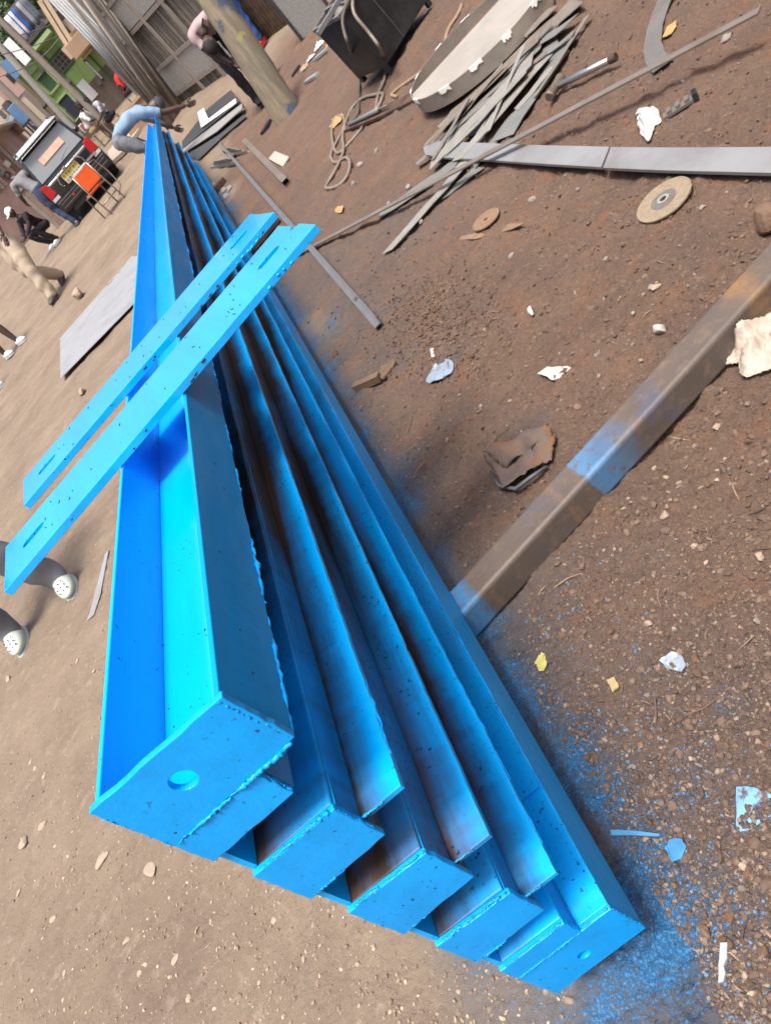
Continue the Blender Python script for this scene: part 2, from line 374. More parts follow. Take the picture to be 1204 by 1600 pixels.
# ------------------------------------------------------------------ the stack of blue beams
Y0 = .457
def prof(poly, ys, m, name, parent, jit=None, coat=None, cap=True, bevel=0, deep=None, cs=1.0):
    """extrude a closed x-z polygon along y through stations ys; jit(i, y, k) returns a small x, z shift of corner k"""
    mb = MB(); n = len(poly); vs = []; ct = []
    for i, y in enumerate(ys):
        for k, (x, z) in enumerate(poly):
            dx, dz = jit(i, y, k) if jit else (0, 0)
            vs.append((x + dx, y, z + dz)); ct.append(coat[k] * cs * (U(.9, 1.1) if i > 3 else U(.8, .97)) * (1 - deep[k] * float(sstep(.62, 1.15, y)) * (.75 + .25 * math.sin(y * 1.7 + 1)) if deep else 1) if coat else 1.0)  # recess corners darken along the beam, shade put into the paint values
    fs = [(i * n + k, (i + 1) * n + k, (i + 1) * n + (k + 1) % n, i * n + (k + 1) % n) for i in range(len(ys) - 1) for k in range(n)]
    fs += [tuple(range(n)), tuple((len(ys) - 1) * n + k for k in range(n))[::-1]]
    mb.add(vs, fs)
    o = mb.build(name, m, parent, coat=ct)
    bm = bmesh.new(); bm.from_mesh(o.data); bmesh.ops.recalc_face_normals(bm, faces=bm.faces); bm.to_mesh(o.data); bm.free()
    if bevel:
        bv = o.modifiers.new('bevel', 'BEVEL'); bv.width = bevel; bv.segments = 2; bv.limit_method = 'ANGLE'; bv.angle_limit = math.radians(50)
    return o
def stations(y1):
    ys = [Y0 + .008]; st = .012
    while ys[-1] + st < y1: ys.append(ys[-1] + st); st = max(.012, .022 * (ys[-1]))
    return ys + [y1]
def bead_path(a, b, n, r, wob):
    a = Vector(a); b = Vector(b); P = []; R = []
    for i in range(n + 1):
        t = i / n; P.append(a.lerp(b, t) + Vector((U(-wob, wob), U(-wob, wob), U(-wob, wob)))); R.append(r * (U(.6, 1.2) if rnd() > .08 else U(1.3, 1.8)) * (.35 + .95 * abs(math.sin(i * .071 + a.x * 40) * math.sin(i * .023 + 1.3 + a.z * 30)) ** .6))
    return P, R
def bead(name, segs, parent, m=None):
    mb = MB()
    for a, b, r in segs:
        Ln = (Vector(b) - Vector(a)).length; r *= .62; n = max(6, min(400, int(Ln / (r * .9))))
        P, R = bead_path(a, b, n, r, r * .55); mb.tube(P, R, 7)
    o = mb.build(name, m or M_BEAD, parent, smooth=True); o['kind'] = 'stuff'; return o
def edge_drips(y0, y1, x, z, r, parent, dens):
    """ragged paint and weld lumps along a long edge"""
    mb = MB(); y = y0
    while y < y1:
        L = U(.03, .22) * (1 + .15 * y); k = max(5, int(L / .008)); rr = r * U(.6, 1.25)
        if rnd() < dens:
            P = [(x + U(-.45, .45) * rr, y + L * i / k, z + U(-.4, .4) * rr) for i in range(k + 1)]
            R = [max(.0006, rr * U(.35, 1.25) * math.sin(math.pi * min(max(i / k, .06), .94)) ** .5) for i in range(k + 1)]
            mb.tube(P, R, 6)
        y += L + U(.0, .12) * (1 + .1 * y)
    o = mb.build('weld_bead', M_BEAD, parent, smooth=True); o['kind'] = 'stuff'; return o
def plate(x0, x1, z0, z1, parent, hole=None, skew=(0, 0, 0, 0), y0=Y0, th=.008, name='end_plate'):
    """end plate with slightly uneven, flame-cut corners"""
    pts = []
    cs = [(x0, z0 + skew[0]), (x1, z0 + skew[1]), (x1, z1 + skew[2]), (x0, z1 + skew[3])]
    for i in range(4):
        a, b = cs[i], cs[(i + 1) % 4]
        for k in range(10):
            t = k / 10; j = 0 if k == 0 else U(-.0009, .0009)
            pts.append(Vector((a[0] + (b[0] - a[0]) * t + (j if i % 2 else 0), y0, a[1] + (b[1] - a[1]) * t + (0 if i % 2 else j))))
    o = MB().prism(pts, Vector((0, th, 0))).build(name, M_PLATE, parent)
    if hole: cut(o, [cyl((hole[0], y0 + th / 2, hole[1]), hole[2], (0, 1, 0), th * 3, 24)])
    o.data.materials.clear(); o.data.materials.append(M_PLATE)
    bv = o.modifiers.new('bevel', 'BEVEL'); bv.width = .0012; bv.segments = 2; bv.limit_method = 'ANGLE'; bv.angle_limit = math.radians(40)
    return o
XL, XW, XT = -.462, -.352, -.296
def jitter(keys, ax, az):
    mem = {}
    def f(i, y, k):
        if k not in keys or i == 0: return (0, 0)
        if i not in mem: mem[i] = (U(-ax, ax), U(-az, az))
        return mem[i]
    return f
stack = 'blue beams stacked on rusty supports'
# topmost beam: channel opening upwards on a shallow box
t = thing('steel_girder', 'topmost blue beam of the stack, open channel on top with drilled end plate', 'beam', (0, 0, 0), 0, stack); b1 = t
YE = 12.6; ys = stations(YE)
def side(poly, m, jit=None, coat=None, y1=YE, name='side_wall', parent=None, bevel=.0015): return prof(poly, stations(y1), m, name, parent, jit, coat, bevel=bevel)
prof([(XL, .7945), (-.306, .7945), (-.306, .8065), (XL + .006, .8065), (XL + .006, .8065)][:4] and [(XL + .0065, .795), (-.3125, .795), (-.3125, .8065), (XL + .0065, .8065)], ys, M_BLUE_GLOSS, 'channel_floor', t)
prof([(XL, .7945), (XL + .006, .7945), (XL + .006, .8815), (XL, .8815)], ys, M_BLUE, 'side_wall', t, bevel=.0015)
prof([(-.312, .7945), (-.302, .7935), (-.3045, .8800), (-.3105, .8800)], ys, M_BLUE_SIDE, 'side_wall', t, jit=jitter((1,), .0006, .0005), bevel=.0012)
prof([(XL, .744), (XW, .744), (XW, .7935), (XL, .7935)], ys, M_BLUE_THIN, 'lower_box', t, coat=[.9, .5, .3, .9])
prof([(XL, .694), (XL + .007, .694), (XL + .007, .743), (XL, .743)], ys, M_BLUE, 'lip', t)
plate(XL - .001, -.300, .7945, .8845, t, hole=(-.3914, .8432, .0125), skew=(-.002, .001, -.003, .001))
plate(XL - .001, -.353, .7445, .7925, t, skew=(0, 0, .001, 0))
bead('weld_bead', [((XL + .004, Y0 - .0005, .7935), (-.306, Y0 - .0005, .7935), .0036), ((-.306, Y0 + .001, .88), (-.303, Y0 + .001, .797), .0032), ((-.3095, Y0, .8815), (-.302, Y0 + .002, .876), .003),
                   ((XL, Y0 + .001, .874), (XL, Y0 + .001, .796), .0022), ((XW, Y0 + .003, .79), (XW - .001, Y0 + .003, .746), .0022)], t)
edge_drips(Y0 + .01, 8.0, -.3025, .7945, .0034, t, .75)
def bolt_hole_dots(n, y0, y1, fx, m, parent, name='paint_blemish'):
    mb = MB()
    for _ in range(n):
        y = y0 + (y1 - y0) * rnd() ** 2; x, z, nx, nz = fx()
        mb.sphere((x + nx * .0002, y, z + nz * .0002), *( (.0006, U(.001, .0025), U(.0008, .0016)) if nx else (U(.0008, .0016), U(.001, .003), .0006)), 6, 4)
    o = mb.build(name, m, parent, smooth=True); o['kind'] = 'stuff'; return o
bolt_hole_dots(30, .5, 1.6, lambda: (U(-.45, -.32), .8065, 0, 1), M_BLACK, t)
bolt_hole_dots(22, .5, 1.6, lambda: (-.3035, U(.80, .875), 1, 0), M_BLACK, t)
# middle beams: box with a flange, thin paint with recess shade painted in
UN = [(.693, .648, .612), (.550, .490, .455), (.389, .344, .303), (.250, .205, .1985)]
LB = ['blue beam second from the top of the stack, highest one with a thin flange',
      'blue beam in the middle of the stack with rust showing at its flange end',
      'blue beam second from the bottom of the stack, between the middle and the lowest beam']
for k in range(3):
    T, F, B = UN[k]; Tn = UN[k + 1][0]; ye = [12.0, 11.6, 11.4][k]; ys = stations(ye)
    t = thing('steel_girder', LB[k], 'beam', (0, 0, 0), 0, stack)
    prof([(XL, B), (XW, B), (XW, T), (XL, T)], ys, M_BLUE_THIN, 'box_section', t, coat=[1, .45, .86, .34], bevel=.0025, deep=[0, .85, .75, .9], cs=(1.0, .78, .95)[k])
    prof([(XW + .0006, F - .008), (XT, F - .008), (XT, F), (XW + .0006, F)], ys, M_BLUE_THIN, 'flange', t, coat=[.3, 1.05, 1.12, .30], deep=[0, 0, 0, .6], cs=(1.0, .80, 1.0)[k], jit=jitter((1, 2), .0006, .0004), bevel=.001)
    prof([(XL, Tn + .001), (XL + .007, Tn + .001), (XL + .007, B - .001), (XL, B - .001)], ys, M_BLUE, 'lip', t)
    plate(XL - .001, XW + .002 + .002 * k, B, T - .001, t, skew=(-.002, .002, .001 - .002 * k, .002))
    bead('weld_bead', [((XL + .01, Y0 + .002, T + .0005), (XW - .006, Y0 + .002, T + .0005), .003), ((XW + .001, Y0 + .002, T), (XW + .003, Y0 + .002, B + .02), .0022),
                       ((XL + .002, Y0 + .001, B), (XL + .05, Y0 + .001, B), .0026), ((XW + .003, Y0 + .007, F + .001), (XW + .03, Y0 + .006, F), .002)], t)
    edge_drips(Y0 + .05, 8.5, XT + .0001, F - .003, .0021, t, .62)
    prof([(XW + .0008, T - .006), (XW + .0016, T - .006), (XW + .0016, T - .0052), (XW + .0008, T - .0052)], ys, M_BLUE, 'seam', t)
# lowest beam: box above a closed channel with drilled plate
T, F, _ = UN[3]; ys = stations(11.2)
t = thing('steel_girder', 'lowest blue beam of the stack, resting on the rusty square tube, drilled end plate', 'beam', (0, 0, 0), 0, stack)
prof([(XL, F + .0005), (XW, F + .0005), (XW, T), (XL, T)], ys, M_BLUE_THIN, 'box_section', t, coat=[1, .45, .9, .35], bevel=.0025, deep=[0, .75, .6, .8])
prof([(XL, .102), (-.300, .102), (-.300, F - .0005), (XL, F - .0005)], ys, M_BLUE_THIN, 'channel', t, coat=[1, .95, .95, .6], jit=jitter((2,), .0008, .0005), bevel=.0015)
plate(XL - .001, -.299, .102, F - .001, t, hole=(-.3826, .1475, .0095), skew=(-.001, 0, .001, 0))
plate(XL - .001, XW + .001, F, T - .001, t)
bead('weld_bead', [((XL + .004, Y0, F), (XW, Y0, F), .0024), ((XW + .003, Y0 + .003, F + .001), (-.303, Y0 + .003, F + .001), .0024), ((-.299, Y0 + .002, F - .005), (-.299, Y0 + .002, .106), .002),
                   ((XL + .01, Y0 + .002, T), (XW - .004, Y0 + .002, T), .0026)], t)
edge_drips(Y0 + .2, 8.5, -.3, F + .0005, .0022, t, .45)
# a short cover strip welded on the flange of the lowest beam
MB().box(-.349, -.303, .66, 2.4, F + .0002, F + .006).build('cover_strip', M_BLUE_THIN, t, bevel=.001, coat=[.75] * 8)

# ------------------------------------------------------------------ two painted flat bars lying across the stack
def flat_bar(label, a0, a1, wd, ticks, notch):
    a0 = Vector(a0); a1 = Vector(a1); d = (a1 - a0).normalized(); r = Vector((d.y, -d.x, 0)); L = (a1 - a0).length
    th = .014; z = .8832
    t = thing('flat_bar', label, 'steel bar', (a0.x, a0.y, z), math.atan2(d.y, d.x), 'painted flat bars across the beam stack')
    # local x along the bar, y across
    n = 16; pts = []
    for i in range(n): pts.append(Vector((L * i / n, -wd / 2 + (U(-.0008, .0008) if i else 0), 0)))
    if notch:
        pts += [Vector((L, -wd / 2, 0)), Vector((L + .004, -.01, 0)), Vector((L - .014, .004, 0)), Vector((L - .002, .02, 0))]
    else:
        pts += [Vector((L, -wd / 2, 0)), Vector((L - .004, wd * .1, 0))]
    for i in range(n): pts.append(Vector((L * (1 - i / n), wd / 2 + (U(-.0008, .0008) if i else 0), 0)))
    pts.append(Vector((0, wd / 2, 0)))
    o = MB().prism(pts, Vector((0, 0, th))).build('bar', M_BLUE_GLOSS, t)
    cs = []
    for cx in (.075, L - .075):
        cs.append(MB().prism([Vector((cx + math.cos(q) * .0135 + (.014 if math.cos(q) >= 0 else -.014), math.sin(q) * .0135, -.02)) for q in [2 * math.pi * k / 24 for k in range(24)]], Vector((0, 0, .06))))
    cut(o, cs); o.data.materials.clear(); o.data.materials.append(M_BLUE_GLOSS)
    at = o.data.attributes.new('coat', 'FLOAT', 'POINT')
    bv = o.modifiers.new('bevel', 'BEVEL'); bv.width = .0011; bv.segments = 2; bv.limit_method = 'ANGLE'; bv.angle_limit = math.radians(40)
    mb = MB()
    for _ in range(ticks):
        x = U(.04, L - .04); y = U(-wd * .42, wd * .42); q = U(1.2, 1.9)
        a = Vector((x, y, th + .0003)); b = a + Vector((math.cos(q), math.sin(q), 0)) * U(.004, .011)
        mb.bar(a, b, .0016, .0012)
    mb.build('nick', M_BLACK, t)['kind'] = 'stuff'
    e = MB()
    for _ in range(7):
        x = U(.05, L * .95); e.sphere((x, -wd / 2 - .0004, U(.003, .011)), U(.002, .006), .0008, U(.001, .002), 7, 5)
    e.build('edge_nick', M_BLACK, t, smooth=True)['kind'] = 'stuff'
    e = MB()
    for _ in range(10 if not notch else 4): e.sphere((L - U(.01, .14), -wd / 2 - .0005, U(.001, .008)), U(.003, .007), .0022, U(.0015, .003), 7, 5)
    e.build('slag', M_BLUE, t, smooth=True)['kind'] = 'stuff'
    return t
flat_bar('nearer and wider blue flat bar lying across the beams, notched far end', (-.745, 1.16, 0), (.012, 1.345, 0), .198, 26, True)
flat_bar('farther and narrower blue flat bar lying across the beams, square far end', (-.765, 1.468, 0), (-.02, 1.645, 0), .178, 20, False)

# ------------------------------------------------------------------ supports under the stack
def sq_tube(name, label, cat, a, b, wd, m, z, wall=.006, rad=.012):
    a = Vector(a); b = Vector(b); d = b - a; L = d.length
    t = thing(name, label, cat, (a.x, a.y, z), math.atan2(d.y, d.x))
    def ringpts(x, h, r):
        pts = []
        for cx, cy, a0 in ((h - r, h - r, 0), (-h + r, h - r, 90), (-h + r, -h + r, 180), (h - r, -h + r, 270)):
            for k in range(5): q = math.radians(a0 + 22.5 * k); pts.append(Vector((x, cx + r * math.cos(q), wd / 2 + cy + r * math.sin(q))))
        return pts
    mb = MB(); n = 20
    N = 40; vs = []
    for i in range(N + 1): vs += ringpts(L * i / N, wd / 2, rad)
    fs = [(i * n + k, (i + 1) * n + k, (i + 1) * n + (k + 1) % n, i * n + (k + 1) % n) for i in range(N) for k in range(n)]
    mb.add(vs, fs)
    vi = ringpts(0, wd / 2 - wall, max(rad - wall, .002)) + ringpts(L, wd / 2 - wall, max(rad - wall, .002))
    mb.add(vi, [(k, (k + 1) % n, n + (k + 1) % n, n + k) for k in range(n)])
    o0 = 0; last = N * n; base = len(vs)
    for k in range(n):
        mb.f.append((k, (k + 1) % n, base + (k + 1) % n, base + k)); mb.mi.append(0)
        mb.f.append((last + (k + 1) % n, last + k, base + n + k, base + n + (k + 1) % n)); mb.mi.append(0)
    o = mb.build('tube', m, t)
    bm = bmesh.new(); bm.from_mesh(o.data); bmesh.ops.recalc_face_normals(bm, faces=bm.faces); bm.to_mesh(o.data); bm.free()
    for p in o.data.polygons: p.use_smooth = len(p.vertices) == 4 and p.area < .0008
    return t
# rusty tube material: scale, rust bands and old blue spray
def tube_mat():
    m = bpy.data.materials.new('rusty_tube'); m.use_nodes = True; t = m.node_tree; N = t.nodes; L = t.links; b = N['Principled BSDF']
    tc = N.new('ShaderNodeTexCoord'); sx = N.new('ShaderNodeSeparateXYZ'); L.new(tc.outputs['Object'], sx.inputs[0])
    mp = N.new('ShaderNodeMapping'); mp.inputs['Scale'].default_value = (.25, 1, 1); L.new(tc.outputs['Object'], mp.inputs[0])
    def noise(s, d=6, src=None):
        q = N.new('ShaderNodeTexNoise'); q.inputs['Scale'].default_value = s; q.inputs['Detail'].default_value = d; q.inputs['Roughness'].default_value = .7; L.new(src or tc.outputs['Object'], q.inputs[0]); return q.outputs[0]
    def rng(x, a, bb, c=0., d=1.):
        r = N.new('ShaderNodeMapRange'); r.inputs[1].default_value = a; r.inputs[2].default_value = bb; r.inputs[3].default_value = c; r.inputs[4].default_value = d; L.new(x, r.inputs[0]); return r.outputs[0]
    def mix(f, a, c):
        q = N.new('ShaderNodeMix'); q.data_type = 'RGBA'; L.new(f, q.inputs[0])
        for s, k in ((a, 6), (c, 7)):
            if isinstance(s, tuple): q.inputs[k].default_value = (*s, 1)
            else: L.new(s, q.inputs[k])
        return q.outputs[2]
    def mth(op, a, c):
        q = N.new('ShaderNodeMath'); q.operation = op
        for s, k in ((a, 0), (c, 1)):
            if isinstance(s, (int, float)): q.inputs[k].default_value = s
            else: L.new(s, q.inputs[k])
        return q.outputs[0]
    x = mth('ADD', sx.outputs[0], mth('MULTIPLY', mth('SUBTRACT', noise(22, 4), .5), .03))
    def band(a, bb, soft0=.004, soft1=.004): return mth('MULTIPLY', rng(x, a - soft0, a + soft0), rng(x, bb - soft1, bb + soft1, 1, 0))
    col = mix(rng(noise(5, 8, mp.outputs[0]), .38, .66), (.135, .105, .086), (.085, .07, .064))
    col = mix(mth('MULTIPLY', rng(noise(30, 6), .52, .7), .6), col, (.22, .15, .10))
    rust = mth('MULTIPLY', mth('ADD', band(.385, .405, .006, .006), mth('ADD', mth('MULTIPLY', band(.12, .135, .01, .01), .6), mth('MULTIPLY', band(.98, 1.06, .04, .03), 1.0))), mth('MULTIPLY', rng(noise(18, 6), .42, .6), .75))
    col = mix(rust, col, (.27, .145, .055))
    blue = mth('MULTIPLY', mth('ADD', mth('MULTIPLY', band(.462, .565, .003, .06), .8), band(-.5, .10, .02, .014)), rng(noise(34, 6), .34, .5))
    col = mix(blue, col, (.07, .22, .43))
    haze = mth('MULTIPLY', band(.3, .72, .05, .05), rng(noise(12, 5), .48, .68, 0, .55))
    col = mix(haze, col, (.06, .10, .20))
    L.new(col, b.inputs['Base Color']); b.inputs['Roughness'].default_value = .55; b.inputs['Metallic'].default_value = .1
    bp = N.new('ShaderNodeBump'); bp.inputs['Strength'].default_value = .25; bp.inputs['Distance'].default_value = .004; L.new(noise(90), bp.inputs['Height']); L.new(bp.outputs[0], b.inputs['Normal'])
    return m
M_TUBE = tube_mat()
sq_tube('square_tube', 'long rusty square tube reaching from under the near end of the blue stack', 'steel tube', (-.36, 1.225, 0), (.95, 1.43, 0), .088, M_TUBE, .006)
sq_tube('square_tube', 'brown square tube under the blue stack beyond the flat bars, mostly hidden', 'steel tube', (-.5, 5.6, 0), (-.02, 5.75, 0), .09, M_RUST, .008)
sq_tube('square_tube', 'square tube carrying the far end of the blue stack', 'steel tube', (-.5, 9.0, 0), (-.16, 9.1, 0), .088, M_RUST, base_h(-.3, 9).item() - .012)

# ------------------------------------------------------------------ yard: loose steel on the dirt
def P3(u, v, dz=0): return G(u, v, dz)
def flat_piece(name, label, cat, pix, th, m, dz=.004, tilt=0, group=None, bevel=.0008, wob=0, jag=False):
    """thin plate whose outline lies on the ground"""
    raw = [G(*p) for p in pix]; pts = []; nr_ = len(raw); size = max((p - raw[0]).length for p in raw)
    for i in range(nr_):
        a, b = raw[i], raw[(i + 1) % nr_]; k_ = jag and max(1, min(5, int((b - a).length / (size * .14)))) or 1
        for s in range(k_): pts.append(a.lerp(b, s / k_) + (Vector((U(-1, 1), U(-1, 1), 0)) * size * .035 if jag else Vector()))
    n = len(pts); wob = wob or (size * .03 if jag else 0)
    z = sum(p.z for p in pts) / n + dz
    c = sum(pts, Vector()) / n
    # follow the general fall of the ground
    gx = (H(c.x + .15, c.y) - H(c.x - .15, c.y)) / .3; gy = (H(c.x, c.y + .15) - H(c.x, c.y - .15)) / .3
    pp = [Vector((p.x, p.y, z + gx * .5 * (p.x - c.x) + gy * .5 * (p.y - c.y) + U(-wob, wob) + tilt * (p.x - c.x))) for p in pts]
    o = MB().prism(pp, Vector((0, 0, th))).build(name, m, bevel=bevel); recentre(o)
    return tag(o, label, cat, group)
def on_ground_bar(name, label, cat, a, b, wd, th, m, za=None, zb=None, group=None, prof_=None, segs=1):
    a = Vector(a); b = Vector(b)
    if za is not None: a.z = za
    if zb is not None: b.z = zb
    d = b - a; L = d.length
    o = MB()
    if prof_ == 'angle':
        o.bar((0, 0, th / 2), (L, 0, th / 2), wd, th); o.bar((0, wd / 2 - th / 2, wd / 2 + th / 2), (L, wd / 2 - th / 2, wd / 2 + th / 2), th, wd - th)
    elif prof_ == 'tube':
        w2 = wd / 2; t = .003
        o.bar((0, 0, th - t / 2), (L, 0, th - t / 2), wd, t); o.bar((0, 0, t / 2), (L, 0, t / 2), wd, t)
        o.bar((0, w2 - t / 2, th / 2), (L, w2 - t / 2, th / 2), t, th - 2 * t); o.bar((0, -w2 + t / 2, th / 2), (L, -w2 + t / 2, th / 2), t, th - 2 * t)
    else:
        o.bar((0, 0, th / 2), (L, 0, th / 2), wd, th)
    ob = o.build(name, m, bevel=.0012 if prof_ is None else 0)
    q = d.to_track_quat('X', 'Z'); ob.rotation_mode = 'QUATERNION'; ob.rotation_quaternion = q; ob.location = a
    return tag(ob, label, cat, group)
a, b = G(345, 226), G(598, 516)
on_ground_bar('angle_bar', 'long grey angle bar on the dirt, passing under the far ends of the flat bars', 'steel angle', a, b, .036, .004, M_STEEL, a.z + .02, b.z + .022, prof_='angle')
a, b = G(384, 222), G(450, 288)
on_ground_bar('square_pipe', 'short grey square pipe with open end lying beside the small board', 'steel pipe', a, b, .06, .045, M_BAR, a.z + .005, b.z + .008, prof_='tube')
a, b = G(420, 425), PXY(1215, 60, 2.2)
a = G(440, 415); 
on_ground_bar('long_flat_bar', 'long thin rusty flat bar slanting across the yard, its right end raised', 'steel bar', a, Vector((1.49, 2.3, .12)), .036, .008, M_BAR, a.z + .006)
# pale flat bar made of two lengths butted together
t = thing('pale_flat_bar', 'wide pale grey flat bar under the scrap strips, cracked butt joint at middle', 'steel bar', (0, 0, 0))
def GS(u, v, dz=0): p = G(u, v); return Vector((p.x, p.y, base_h(p.x, p.y).item() + dz + .012))
pts = [GS(668, 240, .02), GS(692, 231, .02), GS(760, 235, .02), GS(845, 240, .02), GS(960, 245, .02)]
lo = [GS(672, 252, .02), GS(700, 257, .02), GS(770, 262, .02), GS(835, 268, .02), GS(948, 277, .02)]
MB().prism([p for p in pts] + lo[::-1], Vector((0, 0, .012))).build('bar_length', mat('flat_bar_grey', (.27, .275, .285), .45, .25, .14, 4, .03, 40, color2=(.20, .19, .18), c2scale=3, c2lo=.5, c2hi=.7), t, bevel=.001)
pts = [GS(963, 245.5, .02), GS(1060, 248, .02), GS(1215, 250, .02)]; lo = [GS(951, 278, .02), GS(1050, 284, .02), GS(1215, 291, .02)]
MB().prism(pts + lo[::-1], Vector((0, 0, .012))).build('bar_length', MATS['flat_bar_grey'], t, bevel=.001)
flat_piece('board_offcut', 'small pale square board lying on the dirt beside the short square pipe', 'board', [(422, 251), (432, 239), (453, 247), (443, 262)], .012, M_CARD)
flat_piece('curved_plate', 'curved flame-cut steel plate lying at the top edge of the yard', 'steel plate',
           [(1022, 121), (1012, 108), (1008, 88), (1013, 55), (1022, 25), (1035, -8), (1056, -8), (1046, 18), (1038, 45), (1036, 70), (1042, 88), (1054, 98)], .006, M_STEEL_D, dz=.012)
# grinding discs
def disc(name, label, cx, cy, r, th, m, tilt, hub=True):
    g = G(cx, cy); t = thing(name, label, 'grinding disc', (g.x, g.y, g.z + .014)); t.rotation_euler = tilt
    MB().ring((0, 0, 0), r * .13, r, -th / 2, th / 2, 40).build('grit_disc', m, t)
    if hub:
        MB().ring((0, 0, th / 2 + .0004), r * .22, r * .46, 0, .0008, 32).build('label_ring', M_STEEL_D, t)
        MB().ring((0, 0, th / 2), r * .12, r * .22, -.001, .0035, 24).build('hub', M_STEEL_L, t)
    return t
disc('grinding_disc', 'large worn grinding disc with steel hub lying below the pale flat bar', 1042, 323, .085, .005, M_DISC, (.02, -.07, 0))
disc('grinding_disc', 'small brown worn disc lying near a rusty strip, left of the large disc', 764, 350, .062, .005, mat('brown_disc', (.20, .125, .08), .9, 0, .25, 50, .4, 160), (.03, .02, 0), False)
flat_piece('rusty_strip', 'thin rusty strip lying under the small brown disc', 'steel strip', [(711, 375), (730, 371), (800, 352), (821, 351), (800, 361), (745, 376), (714, 378)], .004, mat('tan_rust', (.20, .13, .085), .9, 0, .3, 30, .3, 60))
# hammer
g0, g1 = G(872, 145, .02), G(966, 98, .022)
t = thing('hammer', 'hammer with a bright steel pipe handle lying beside the scrap strips', 'hammer', g0)
d = (g1 - g0); d.z = 0.0; L = d.length; d.normalize(); r = Vector((d.y, -d.x, 0))
MB().tube([Vector((0, 0, .012)) + d * .0, Vector((0, 0, .012)) + d * L], .0145, 14).build('handle', mat('bright_pipe', (.42, .42, .42), .3, .8, .12, 10), t, smooth=True)
MB().tube([d * (L - .03) + Vector((0, 0, .012)), d * (L + .002) + Vector((0, 0, .012))], .0165, 14).build('handle_end', M_RUST, t, smooth=False)
hd = MB(); hd.tube([r * .066 + Vector((0, 0, .012)), r * .058 + Vector((0, 0, .012)), r * .03 + Vector((0, 0, .012)), -r * .03 + Vector((0, 0, .012)), -r * .06 + Vector((0, 0, .012)), -r * .066 + Vector((0, 0, .012))], [.020, .024, .02, .021, .024, .020], 12)
hd.build('head', mat('hammer_head_steel', (.16, .125, .10), .55, .4, .25, 20, .2, 60), t, smooth=False, bevel=.002)

# ring of plate with a cut disc inside
C = (G(655, 178) + G(838, -2)) / 2; C = Vector((1.50, 4.62, 0)); C.z = H(C.x, C.y)
t = thing('steel_hoop', 'large steel hoop with white paint dabs and a plate lying inside it', 'steel hoop', C); t.rotation_euler = (.012, -.02, 0)
RR = .47
hoop = MB(); hoop.ring((0, 0, 0), RR - .006, RR, 0, .088, 72); hoop.build('hoop_wall', mat('hoop_steel', (.27, .24, .21), .5, .3, .25, 7, .1, 50, color2=(.30, .28, .25), c2scale=5, c2lo=.5, c2hi=.65), t)
q0, q1 = math.radians(158), math.radians(380)
pts = [Vector((math.cos(q0 + (q1 - q0) * k / 30) * (RR - .008), math.sin(q0 + (q1 - q0) * k / 30) * (RR - .008), .074)) for k in range(31)]
MB().prism(pts, Vector((0, 0, .006))).build('half_plate', mat('hoop_plate', (.36, .33, .29), .5, .2, .18, 6, .06, 60), t)
for k in range(13):
    q = math.radians(18 + k * 27.7 + U(-5, 5)); w_ = U(.05, .085); p = Vector((math.cos(q) * (RR + .0005), math.sin(q) * (RR + .0005), U(.085, .112))); tg = Vector((-math.sin(q), math.cos(q), 0))
    mb = MB(); n = 7; o_ = Vector((math.cos(q), math.sin(q), 0)) * .0045
    vs = []
    for i in range(n + 1):
        s = -w_ / 2 + w_ * i / n; qq = q + s / RR
        for j, (rr_, zz) in enumerate(((RR - .008, .089), (RR + .0025, .0895), (RR + .003, .089 - U(.012, .03)))): vs.append((math.cos(qq) * rr_, math.sin(qq) * rr_, zz + U(-.001, .001)))
    fs = [(i * 3 + j, (i + 1) * 3 + j, (i + 1) * 3 + j + 1, i * 3 + j + 1) for i in range(n) for j in range(2)]
    mb.add(vs, fs); o = mb.build('paint_dab', M_WHITE, t); sm = o.modifiers.new('thick', 'SOLIDIFY'); sm.thickness = .002
M_OFF_B = mat('brownish_offcut', (.20, .175, .15), .55, .15, .25, 9, .1, 50, color2=(.16, .12, .09), c2scale=6, c2lo=.5, c2hi=.7)
M_OFF_G = mat('grey_offcut', (.19, .195, .19), .5, .2, .2, 9, .1, 50, color2=(.2, .175, .15), c2scale=6, c2lo=.5, c2hi=.7)
M_OFF_L = mat('silvery_offcut', (.31, .30, .275), .42, .25, .2, 14, .15, 50, color2=(.27, .245, .21), c2scale=9, c2lo=.5, c2hi=.65)
